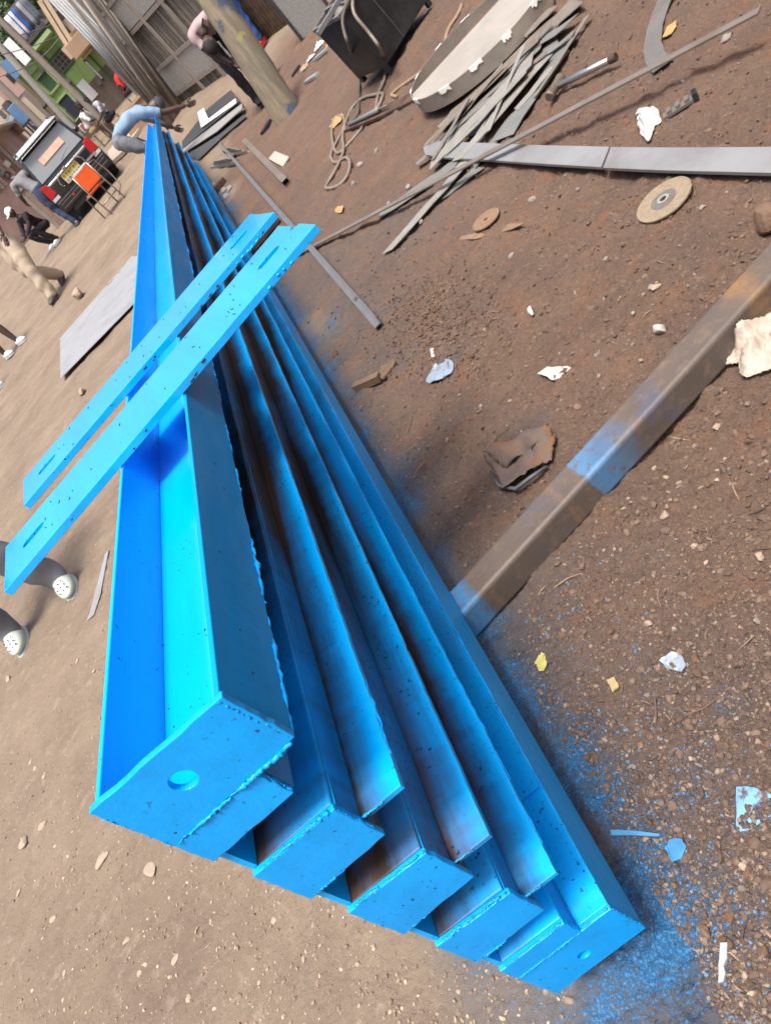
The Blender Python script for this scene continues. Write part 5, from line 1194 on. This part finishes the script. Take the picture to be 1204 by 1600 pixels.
MB().tube([(-.2, -.03, .2), (.2, -.03, .2)], .012, 8).build('stretcher', M_TB, t, smooth=True)

# ------------------------------------------------------------------ street beyond: buildings, kiosk
def AN(u, v): d = wray(u, v); return d[0] / d[1], (d[2]) / d[1]
def rect(L, R, D):
    """world rectangle at distance D whose left-top and right-bottom corners are seen at L and R"""
    (a, e), (b, f) = AN(*L), AN(*R); return a * D, b * D, CAMZ + f * D, CAMZ + e * D
def slab(name, m, parent, r, y, th, bevel=0):
    x0, x1, z0, z1 = r; return MB().box(min(x0, x1), max(x0, x1), y, y + th, min(z0, z1), max(z0, z1)).build(name, m, parent, bevel=bevel)
D = 31.0
M_GREEN = mat('green_wall', (.25, .38, .13), .85, 0, .18, 3, .1, 20, color2=(.17, .25, .10), c2scale=1.6, c2lo=.5, c2hi=.8, stretch=(1.5, 1.5, .5)); M_GREEN2 = mat('pale_green_wall', (.30, .42, .20), .85, 0, .08, 2); M_GREEND = mat('dark_green_paint', (.05, .11, .055), .7)
t = thing('green_building', 'lime green two storey building with barred window and dark door across the street', 'building', (0, 0, 0))
gz = base_h(-2.5, D).item() - .3
MB().box(-4.2, 1.0, D, D + 6, gz + 1.0, CAMZ + .103 * D).build('wall', M_GREEN, t)
MB().box(-4.2, 1.0, D - .02, D - .0005, gz, gz + 1.4).build('plinth', mat('brown_plinth', (.14, .11, .09), .9, 0, .25, 3, .3, 20), t)
r = rect((59, 124), (90, 130), D); slab('recess', M_GREEND, t, r, D - .015, .012)
r = rect((72, 100), (119, 96), D); wn = slab('window', M_GREEND, t, r, D - .02, .018)
r2 = rect((78, 101), (113, 96), D); slab('pane', mat('dark_pane', (.05, .05, .055), .15), wn, r2, D - .026, .005)
x0, x1, z0, z1 = r2; bars = MB()
for k in range(5): xx = x0 + (x1 - x0) * k / 4; MB().box(xx - .012, xx + .012, D - .04, D - .028, z0, z1).build('bar', M_WOODG, wn)
for k in range(4): zz = z0 + (z1 - z0) * k / 3; MB().box(x0, x1, D - .052, D - .041, zz - .012, zz + .012).build('bar', M_WOODG, wn)
slab('door', mat('blue_black_door', (.018, .022, .045), .6), t, rect((92, 160), (129, 172), D), D - .04, .019)
MB().box(-1.15, 1.0, D - .9, D - .002, CAMZ + .060 * D, CAMZ + .064 * D).build('canopy', M_GREEND, t)
slab('ledge', M_GREEN2, t, rect((20, 96), (60, 105), D), D - .05, .045)
sg = thing('wall_sign', 'dark framed sign board with white lettering on the lime green wall', 'sign', (0, 0, 0)); r = rect((130, 95), (164, 124), D)
slab('board', M_BLACK, sg, r, D - .06, .03); x0, x1, z0, z1 = r
mb = MB()
for k in range(13):
    zz = z1 - .08 - (z1 - z0 - .16) * (k + .5) / 13; mb.box(x0 + (x1 - x0) * .2, x0 + (x1 - x0) * (.42 if k % 3 else .5), D - .066, D - .061, zz - .025, zz + .025); mb.box(x0 + (x1 - x0) * .58, x0 + (x1 - x0) * (.85 if k % 2 else .78), D - .066, D - .061, zz - .028, zz + .028)
mb.build('lettering', mat('sign_white', (.6, .62, .62), .6), sg)['kind'] = 'stuff'
sg = slab('wall_sign', mat('white_sign', (.62, .64, .68), .5, 0, .05), None, rect((120, 134), (154, 147), D), D - .05, .03); recentre(sg); tag(sg, 'plain white panel on the lower lime green wall', 'sign')
# balcony with washing
x0, x1, z0, z1 = rect((23, 46), (75, 44), D - 1)
bt = thing('balcony', 'upper floor balcony with dark railing above the lime green wall', 'balcony', (0, 0, 0))
MB().box(x0, x1, D - 1.0, D + .5, z0 - .12, z0).build('floor_slab', M_GREEN2, bt)
for k in range(12): xx = x0 + (x1 - x0) * k / 11; MB().box(xx - .015, xx + .015, D - .99, D - .96, z0, z0 + .95).build('baluster', M_BLACK, bt)
MB().box(x0, x1, D - 1.0, D - .95, z0 + .951, z0 + 1.0).build('rail', M_BLACK, bt)
MB().box(x0, x1, D + .3, D + .4, z0, z1 + .6).build('back_wall', mat('balcony_back', (.12, .12, .13), .8), bt)
for k, (c_, l_) in enumerate((((.60, .60, .62), 'white garment hanging at the left of the balcony'), ((.03, .09, .33), 'bright blue garment hanging on the balcony'), ((.05, .055, .08), 'dark garment hanging on the balcony beside the blue one'), ((.25, .26, .29), 'grey garment hanging on the balcony'), ((.10, .11, .14), 'charcoal garment hanging at the right of the balcony'))):
    xx = x0 + (x1 - x0) * (k + .1) / 5; zt = z0 + 1.0; n = 6
    mb = MB(); vs = []
    for i in range(n + 1):
        for j in range(5): vs.append((xx + .26 * i / n * 1.2, D - 1.03 - .03 * math.sin(i * 1.7 + k), zt - .75 * j / 4 * U(.92, 1.05)))
    mb.add(vs, [(i * 5 + j, (i + 1) * 5 + j, (i + 1) * 5 + j + 1, i * 5 + j + 1) for i in range(n) for j in range(4)])
    o = mb.build('hung_garment', mat('garment_%s' % ('white', 'blue', 'dark', 'grey', 'charcoal')[k], c_, .9), smooth=True); sm = o.modifiers.new('thick', 'SOLIDIFY'); sm.thickness = .01; recentre(o); tag(o, l_, 'garment')
# white awning sheet and left shops
r = rect((5, 69), (49, 92), 29.0); o = slab('white_awning', mat('white_awning', (.80, .80, .80), .6, 0, .03), None, r, 29.0, .06); recentre(o); tag(o, 'bright white rectangular sheet hung above the street before the green building', 'awning')
t = thing('grey_building', 'grey building upper storeys behind the street poles at the top left', 'building', (0, 0, 0))
MB().box(-12, -3.2, 38, 46, 1, CAMZ + .098 * 38).build('wall', mat('grey_render', (.30, .32, .31), .85, 0, .12, 1), t)
MB().box(-3.19, 8, 36.5, 46, 1, CAMZ + .135 * 37).build('annex_wall', mat('brown_render', (.20, .185, .17), .85, 0, .15, 1), t)
MB().box(-12.3, 8.2, 36.0, 46.4, CAMZ + .138 * 37, CAMZ + .142 * 37).build('roof', M_REED2, t) if False else None
def shop(name, label, L, R, D, wall, parts):
    t = thing(name, label, 'shop', (0, 0, 0)); x0, x1, z0, z1 = rect(L, R, D); z0 = min(z0, base_h((x0 + x1) / 2, D).item()) - .1
    MB().box(x0, x1, D, D + 3.5, z0, z1).build('wall', wall, t)
    for nm, m_, l, r, off in parts: slab(nm, m_, t, rect(l, r, D), D - off, off - .002)
    return t
M_TANW = mat('tan_wall', (.42, .34, .265), .85, 0, .18, 3, .1, 20, color2=(.26, .2, .155), c2scale=1.8, c2lo=.48, c2hi=.75); M_PINKW = mat('pink_wall', (.40, .27, .235), .85, 0, .2, 3, .1, 20, color2=(.26, .175, .15), c2scale=2, c2lo=.48, c2hi=.75); M_BLUEP = mat('faded_blue', (.10, .20, .36), .7, 0, .15, 5)
shop('tan_shop', 'tan walled shop with dark eave between two street poles', (14, 160), (104, 200), 29.5, M_TANW, [('window', M_BLUEP, (52, 185), (72, 190), .05), ('door', M_REED2, (70, 180), (92, 205), .04), ('eave', M_BLACK, (60, 178), (80, 160), .3)])
shop('pale_shop', 'pale tan shop with a blue sign at the left end of the street', (-60, 150), (38, 150), 28.0, mat('cream_wall', (.47, .39, .32), .85, 0, .1, 2), [('sign', M_BLUEP, (2, 102), (36, 112), .06), ('window', M_DARK, (8, 118), (26, 126), .04), ('band', M_PINKW, (-20, 130), (40, 140), .03)])
t = shop('pink_shop', 'pinkish plank-fronted shop left of the black car', (-80, 300), (52, 262), 24.0, M_PINKW, [])
x0, x1, z0, z1 = rect((-80, 300), (52, 262), 24.0)
for k in range(16):
    xx = x0 + (x1 - x0) * k / 16; MB().box(xx + .01, xx + (x1 - x0) / 16 - .01, 23.95, 23.998, z0 + .2, z1 - .1 - .25 * (k % 2)).build('plank', (M_PINKW, mat('brown_plank_paint', (.22, .15, .125), .85), mat('grey_plank_paint', (.34, .29, .26), .85))[k % 3], t)
MB().box(x0 - .2, x1 + .3, 23.0, 27, z1, z1 + .06).build('roof', mat('shop_roof', (.30, .24, .21), .7), t)
for (L, R, D, m_, nm, lb) in (((6, 178), (48, 184), 26.5, M_BLUEP, 'blue_stall', 'faded blue market stall box left of the grey pole'), ((54, 209), (79, 212), 25.0, mat('blue_drum', (.13, .24, .36), .6), 'blue_crate', 'blue crate beyond the black car roof'), ((2, 165), (26, 172), 27.2, mat('dark_brown_goods', (.08, .05, .05), .8), 'brown_bundle', 'dark brown bundle on the blue stall')):
    x0, x1, z0, z1 = rect(L, R, D); t = thing(nm, lb, 'stall' if 'stall' in nm else 'crate', (0, 0, 0)); zb = base_h((x0 + x1) / 2, D).item()
    MB().box(x0, x1, D, D + .7, z0, z1).build('box', m_, t, bevel=.02)
    for xx in (x0 + .04, x1 - .08): MB().box(xx, xx + .05, D + .05, D + .1, zb - .1, z0 - .001).build('leg', M_WOODG, t)
# small details of the street fronts: pipes, meter boxes, frames, wires, goods
gb = bpy.data.objects['green_building']
for xx in (-3.6, -2.05, -.95): MB().tube([(xx, 30.96, gz + .1), (xx, 30.96, CAMZ + .098 * 31)], .035, 8).build('drain_pipe', M_GREEND, gb)
for (L, R) in (((100, 128), (112, 126)), ((62, 112), (70, 110)), ((150, 128), (160, 130))): slab('meter_box', M_STEEL_D, gb, rect(L, R, 31.0), 30.9, .08)
for (L, R) in (((56, 126), (93, 131)), ((88, 162), (133, 172))):
    x0, x1, z0, z1 = rect(L, R, 31.0)
    for (a, b) in (((x0, z0), (x1, z0)), ((x0, z1), (x1, z1)), ((x0, z0), (x0, z1)), ((x1, z0), (x1, z1))): MB().bar((a[0], 30.95, a[1]), (b[0], 30.95, b[1]), .05, .05, up=(0, 1, 0)).build('frame_bar', M_GREEN2, gb)
MB().box(-4.5, 1.2, 30.6, 31.4, CAMZ + .1035 * 31, CAMZ + .1065 * 31).build('eave', M_STEEL_D, gb)
for k, ((u0, v0), (u1, v1)) in enumerate((((0, 60), (120, 8)), ((0, 86), (150, 14)), ((0, 120), (98, 52)))):
    a, b = PXY(u0, v0, 25.5), PXY(u1, v1, 25.5); P = [a.lerp(b, s / 8) - Vector((0, 0, .18 * math.sin(PI * s / 8))) for s in range(9)]
    o = MB().tube(P, .012, 5).build('street_wire', M_BLACK); recentre(o); tag(o, ('upper sagging black wire between the street poles', 'middle sagging black wire between the street poles', 'lower sagging black wire between the street poles')[k], 'wire')
GC = [(.12, .22, .42), (.42, .38, .33), (.24, .12, .09), (.10, .09, .09), (.34, .27, .16), (.22, .30, .34), (.5, .48, .46)]
rg = random.Random(21)
for k in range(20):
    u_, v_ = rg.choice([(rg.uniform(2, 30), rg.uniform(176, 200)), (rg.uniform(58, 92), rg.uniform(180, 215)), (rg.uniform(4, 50), rg.uniform(236, 292)), (rg.uniform(108, 140), rg.uniform(196, 214))])
    D_ = 23.7 if v_ > 230 else (26.2 if u_ < 40 else 27.4); p = PXY(u_, v_, D_); a_ = rg.uniform(.05, .13); b_ = rg.uniform(.06, .18)
    ci = rg.randrange(7); o = MB().box(-a_, a_, -.06, .06, -b_, b_).build('goods_bundle', mat('goods_%s' % ('blue', 'pale', 'brown', 'dark', 'ochre', 'slate', 'white')[ci], GC[ci], .85, 0, .3, 9), bevel=.03)
    o.location = p; o.rotation_euler = (0, rg.uniform(-.2, .2), rg.uniform(-.4, .4)); tag(o, '%s bundle of goods hung along the street stalls beyond the car' % ('blue', 'pale', 'brown', 'dark', 'ochre', 'slate grey', 'white')[ci], 'goods', 'goods hung along the street stalls')
# timber counters beside the pink shop
t = thing('timber_stall', 'low brown timber stall between the pink shop and the car', 'stall', (0, 0, 0)); x0, x1, z0, z1 = rect((22, 300), (62, 285), 20.0)
MB().box(x0, x1, 20.0, 20.8, z1 - .1, z1).build('counter', M_WOODG, t)
for k in range(5): xx = x0 + (x1 - x0) * k / 5; MB().box(xx + .005, xx + (x1 - x0) / 5 - .005, 20.03, 20.06, base_h(x0, 20).item() - .1, z1 - .101).build('plank', (M_WOODG, mat('brown_plank_paint', (.22, .15, .125), .85))[k % 2], t)
# two storey timber kiosk right of the green building
D = 22.0
t = thing('timber_kiosk', 'two storey timber kiosk with dark opening and brown projecting box', 'kiosk', (0, 0, 0)); gz = base_h(-.4, D).item() - .1
slab('upper_back', M_DARK, t, rect((72, 30), (150, 45), D), D + .8, .05)
x = AN(190, 120)[0] * D
for k in range(5): MB().box(-.53 + k * .085, -.53 + k * .085 + .078, D + .02 * (k % 2), D + .04 + .02 * (k % 2), gz, CAMZ + .062 * D - .05 * (k % 3)).build('plank', M_WOOD if k % 2 else M_WOODG, t)
for k in range(6): xx = -.78 + k * .06; 
slab('fascia_plank', mat('pale_plank', (.48, .37, .26), .8, 0, .15, 4), t, rect((98, 78), (120, 86), D), D - .35, .05)
for k in range(2): 
    a, b = PXY(62 + 8 * k, 0, D - .2), PXY(112 + 8 * k, 80, D - .2); MB().bar(a, b, .13, .04, up=(0, 1, 0)).build('upright_plank', mat('pale_plank', (.48, .37, .26), .8), t)
slab('projecting_box', mat('brown_board', (.33, .22, .145), .8, 0, .15, 4), t, rect((104, 75), (146, 66), D), D - .5, .6, bevel=.01)
slab('upper_board', mat('grey_brown_board', (.36, .29, .24), .8, 0, .2, 6), t, rect((98, 35), (137, 22), D), D - .1, .1)
slab('floor_beam', M_WOOD, t, rect((100, 62), (160, 55), D), D + .12, .5)
slab('upper_wall', M_WOODG, t, rect((120, 10), (200, 40), D), D + .5, .05)
for k in range(9): xx = .0 + k * .11; MB().box(-.08 + k * .1, -.08 + k * .1 + .09, D + .44 + .03 * (k % 2), D + .47 + .03 * (k % 2), gz, CAMZ + .098 * D + .3).build('wall_plank', (M_WOODG, M_REED, M_STEEL_D)[k % 3], t)
t = thing('timber_counter', 'brown timber counter box in front of the kiosk behind the blue-shirted person', 'counter', (0, 0, 0)); x0, x1, z0, z1 = rect((180, 190), (226, 152), 20.5); zb = base_h(x0, 20.5).item() - .05
MB().box(x0, x1, 20.5, 21.0, z1 - .06, z1).build('top', M_WOOD, t); MB().box(x0 + .03, x1 - .03, 20.54, 20.96, zb, z1 - .061).build('front', mat('brown_board', (.33, .22, .145), .8), t)
# tree tops and far hillside at the top left
def tree(label, x, y, ht, r, seed):
    rg = random.Random(seed); z = base_h(x, y).item()
    t = thing('tree', label, 'tree', (x, y, z)); tr = MB(); tr.tube([(0, 0, 0), (.1, 0, ht * .4), (0, .1, ht * .75)], [.18, .13, .05], 10)
    for k in range(6): q = rg.uniform(0, 6.28); tr.tube([(.05, 0, ht * (.4 + .05 * k)), (math.cos(q) * r * .6, math.sin(q) * r * .6, ht * (.6 + .05 * k))], [.06, .02], 6)
    tr.build('trunk', M_WOODG, t, smooth=True); vs = []; fs = []
    cl = [(rg.gauss(0, .5) * r, rg.gauss(0, .5) * r, ht * .75 + rg.gauss(0, .35) * r, rg.uniform(.3, .6) * r) for _ in range(16)]
    for k in range(5200):
        c = rg.choice(cl); d = Vector((rg.gauss(0, 1), rg.gauss(0, 1), rg.gauss(0, 1))).normalized() * c[3] * rg.random() ** .4; p = Vector(c[:3]) + d
        a = Vector((rg.gauss(0, 1), rg.gauss(0, 1), rg.gauss(0, 1))).normalized() * .09; b = a.orthogonal().normalized() * .05; o_ = len(vs)
        vs += [p - a, p + b, p + a, p - b]; fs.append((o_, o_ + 1, o_ + 2, o_ + 3))
    MB().add(vs, fs).build('crown', mat('foliage', (.055, .085, .035), .7, 0, .45, 1.5, translucent=.2), t); return t
tree('leafy green tree behind the buildings at the top left corner', -1.9, 34.5, 6.2, 1.6, 3)
# iron sheet wall added out of view right of the yard, to block sky light
corrugated('workshop_wall', 'tall brown corrugated workshop wall along the right side of the yard', 'wall', (3.3, -4, 0), (3.3, 4.0, 0), -.1, 3.6, MATS['brown_iron'], (1, 0, 0), 70)

# ------------------------------------------------------------------ stones and litter on the ground
def scatter(n, region, smin, smax, pw, mats, seed, keep):
    rg = random.Random(seed); out = []
    while len(out) < n:
        u, v = region(rg); p = G0(u, v)
        if p is None or not keep(p, rg): continue
        out.append((p, smin + (smax - smin) * rg.random() ** pw))
    return out
def G0(u, v):
    d = wray(u, v)
    if d[2] > -.04: return None
    t = -CAMZ / d[2]; 
    for _ in range(3): t = -(CAMZ - base_h(d[0] * t, d[1] * t)) / d[2]
    return Vector((d[0] * t, d[1] * t, 0))
def clear(p):
    if -.50 < p.x < -.285 and p.y > .4: return False
    if -.45 < p.x < .97 and abs(p.y - (1.225 + (p.x + .36) * .156)) < .07: return False
    return True
RNG = random.Random(77)
ico = bmesh.new(); bmesh.ops.create_icosphere(ico, subdivisions=1, radius=1); ICV = [v.co.copy() for v in ico.verts]; ICF = [tuple(v.index for v in f.verts) for f in ico.faces]; ico.free()
def pebble_soup(name, n, seed, m, region, smin, smax, pw, keep, flat=.55):
    pts = scatter(n, region, smin, smax, pw, None, seed, keep); rg = random.Random(seed + 1)
    P = np.array([[p.x, p.y] for p, s in pts]); Z = hgt(P[:, 0], P[:, 1]); V_ = np.array([list(v) for v in ICV]); vs = []; fs = []
    for i, (p, s) in enumerate(pts):
        q = Quaternion((rg.gauss(0, 1), rg.gauss(0, 1), rg.gauss(0, 1), rg.gauss(0, 1))).normalized().to_matrix(); sc3 = np.array([rg.uniform(.6, 1.3), rg.uniform(.5, 1.1), rg.uniform(.35, .9)])
        w_ = (V_ * sc3 * np.random.uniform(.75, 1.2, (len(V_), 1))) @ np.array(q).T * s * np.array([1, 1, flat + .2]) + np.array([p.x, p.y, Z[i] + s * .25]); o_ = len(vs)
        vs += w_.tolist(); fs += [tuple(a + o_ for a in f) for f in ICF]
    o = MB().add(vs, fs).build(name, m); struct(o, 'stuff'); return o
def island_mat(name, cols, rough=.9):
    m = bpy.data.materials.new(name); m.use_nodes = True; N = m.node_tree.nodes; L = m.node_tree.links; b = N['Principled BSDF']
    g = N.new('ShaderNodeNewGeometry'); cr = N.new('ShaderNodeValToRGB'); cr.color_ramp.interpolation = 'CONSTANT'
    el = cr.color_ramp.elements; el[0].position = 0; el[0].color = (*cols[0], 1); el[1].position = 1 / len(cols); el[1].color = (*cols[1], 1)
    for k in range(2, len(cols)): e = el.new(k / len(cols)); e.color = (*cols[k], 1)
    L.new(g.outputs['Random Per Island'], cr.inputs[0])
    n = N.new('ShaderNodeTexNoise'); n.inputs['Scale'].default_value = 90; tc = N.new('ShaderNodeTexCoord'); L.new(tc.outputs['Object'], n.inputs[0])
    mr = N.new('ShaderNodeMapRange'); mr.inputs[3].default_value = .6; mr.inputs[4].default_value = 1.4; L.new(n.outputs[0], mr.inputs[0])
    v = N.new('ShaderNodeVectorMath'); v.operation = 'SCALE'; L.new(cr.outputs[0], v.inputs[0]); L.new(mr.outputs[0], v.inputs['Scale']); L.new(v.outputs[0], b.inputs['Base Color']); b.inputs['Roughness'].default_value = rough
    return m
SOILC = [(.17, .12, .09), (.11, .075, .055), (.09, .06, .047), (.25, .19, .145), (.15, .10, .075), (.08, .058, .05), (.20, .165, .135), (.13, .088, .066), (.10, .068, .052), (.12, .08, .06)]
M_GRAV = island_mat('dirt_gravel', SOILC); M_CRUMB = island_mat('soil_crumbs', [(.10, .058, .038), (.13, .078, .05), (.075, .045, .033), (.15, .095, .065)]); M_GRAVR = island_mat('road_gravel', [(.36, .28, .21), (.28, .21, .155), (.2, .15, .11), (.42, .34, .27), (.24, .17, .13)])
M_GRAVB = island_mat('blue_dusted_gravel', [(.04, .20, .46), (.10, .22, .38), (.16, .13, .11), (.06, .16, .32), (.2, .15, .11), (.12, .08, .06)])
def right_region(rg): return rg.uniform(380, 1215), rg.uniform(0, 1610)
def low_right(rg): return rg.uniform(820, 1215), 1610 - 800 * rg.random() ** 1.3
def left_region(rg): return rg.uniform(-10, 900), rg.uniform(500, 1610)
pebble_soup('gravel', 9000, 11, M_GRAV, right_region, .0012, .0075, 4.0, lambda p, rg: clear(p) and p.x > -.28 and soil_mask(p.x, p.y) > .4)
pebble_soup('gravel', 11000, 12, M_GRAV, low_right, .0007, .0048, 3.6, lambda p, rg: clear(p) and p.x > -.30)
pebble_soup('gravel', 3000, 13, M_GRAVB, low_right, .0007, .004, 3.4, lambda p, rg: clear(p) and -.29 < p.x < -.05 + rg.gauss(0, .05))
pebble_soup('gravel', 12000, 14, M_GRAVR, left_region, .0007, .0065, 4.0, lambda p, rg: p.x < -.47 or p.y < .42)
pebble_soup('gravel', 4200, 16, island_mat('dirt_clods', [(.115, .075, .055), (.14, .092, .068), (.095, .066, .052), (.165, .112, .082), (.12, .07, .046)]), right_region, .0022, .011, 3.0, lambda p, rg: clear(p) and p.x > -.26 and soil_mask(p.x, p.y) > .4)
pebble_soup('gravel', 2600, 15, M_CRUMB, lambda rg: (rg.gauss(700, 55) - 20, rg.gauss(500, 42)), .002, .010, 3.0, lambda p, rg: clear(p) and p.x > -.2)
M_STONEP = mat('dusty_flat_stone', (.33, .265, .205), .9, 0, .12, 20, .1, 60)
# single stones one can pick out
for (lst, m_, lb, grp, hh) in (
    ([(1012, 975, 10), (1053, 984, 9), (986, 786, 0), (1040, 808, 13), (1040, 746, 9), (1020, 730, 7), (1086, 856, 9), (1104, 880, 7), (1189, 873, 15), (1010, 700, 7), (1118, 668, 10), (1130, 716, 6), (1083, 1190, 7), (1165, 1358, 13), (1168, 1528, 8), (1178, 1555, 10), (1120, 752, 6), (965, 865, 6), (1080, 935, 6)], M_STONE, 'pale tan angular stone chip lying loose on the brown dirt right of the stack', 'pale stone chips on the dirt', .45),
    ([(1135, 65, 10), (1180, 245, 7), (1022, 460, 9), (800, 400, 9), (760, 520, 6), (905, 300, 6), (1068, 130, 8), (870, 240, 7), (940, 560, 6), (996, 500, 7), (756, 640, 7), (700, 690, 6), (900, 460, 6), (1100, 330, 7), (950, 410, 6), (610, 320, 8), (640, 295, 9), (566, 262, 9), (590, 240, 7), (555, 290, 8), (660, 350, 7), (830, 310, 8)], M_STONE2, 'small greyish stone lying loose on the upper yard dirt', 'grey stones on the dirt', .5),
    ([(165, 1343, 15), (238, 1360, 13), (40, 1318, 11), (70, 1290, 9), (205, 1270, 5), (30, 1395, 6), (85, 1435, 8), (195, 1470, 8), (215, 1520, 6), (330, 1440, 5), (55, 1200, 6), (48, 1190, 5), (70, 1215, 5), (275, 1500, 9), (100, 1520, 5), (300, 1560, 6), (430, 1440, 6), (480, 1500, 5), (15, 1060, 8), (125, 1035, 6), (150, 1050, 5)], M_STONEP, 'pale flat stone embedded in the dusty road left of the stack', 'pale flat stones in the road', .22)):
    for k, (u, v, s) in enumerate(lst):
        d = wray(u, v); dist = -CAMZ / d[2]; rr = max(s, 5) / 1134.3 * dist * (.72 if hh > .3 else 1.05)
        q = stone(lb, u, v, rr * U(.8, 1.25), rr * U(.65, 1.0), rr * hh * 1.3, m_, 100 + k * 7 + int(u), U(0, 3), grp, sink=.45 if hh > .3 else .55)
# twigs and straws
tw = MB(); rg = random.Random(5)
for k in range(90):
    p = G0(rg.uniform(430, 1200), rg.uniform(30, 1590))
    if p is None or not clear(p) or p.x < -.25: continue
    q = rg.uniform(0, 6.28); L = rg.uniform(.015, .07); d = Vector((math.cos(q), math.sin(q), 0)); a = p - d * L / 2; b = p + d * L / 2; a.z = H(a.x, a.y) + .003; b.z = H(b.x, b.y) + .004; c = (a + b) / 2 + Vector((-d.y, d.x, 0)) * rg.gauss(0, .1) * L; c.z += .003
    tw.tube([a, c, b], [.0012, .0015, .0008], 5)
struct(tw.build('twigs', island_mat('twig', [(.16, .10, .07), (.30, .22, .15), (.07, .05, .04), (.22, .16, .12)])), 'stuff')
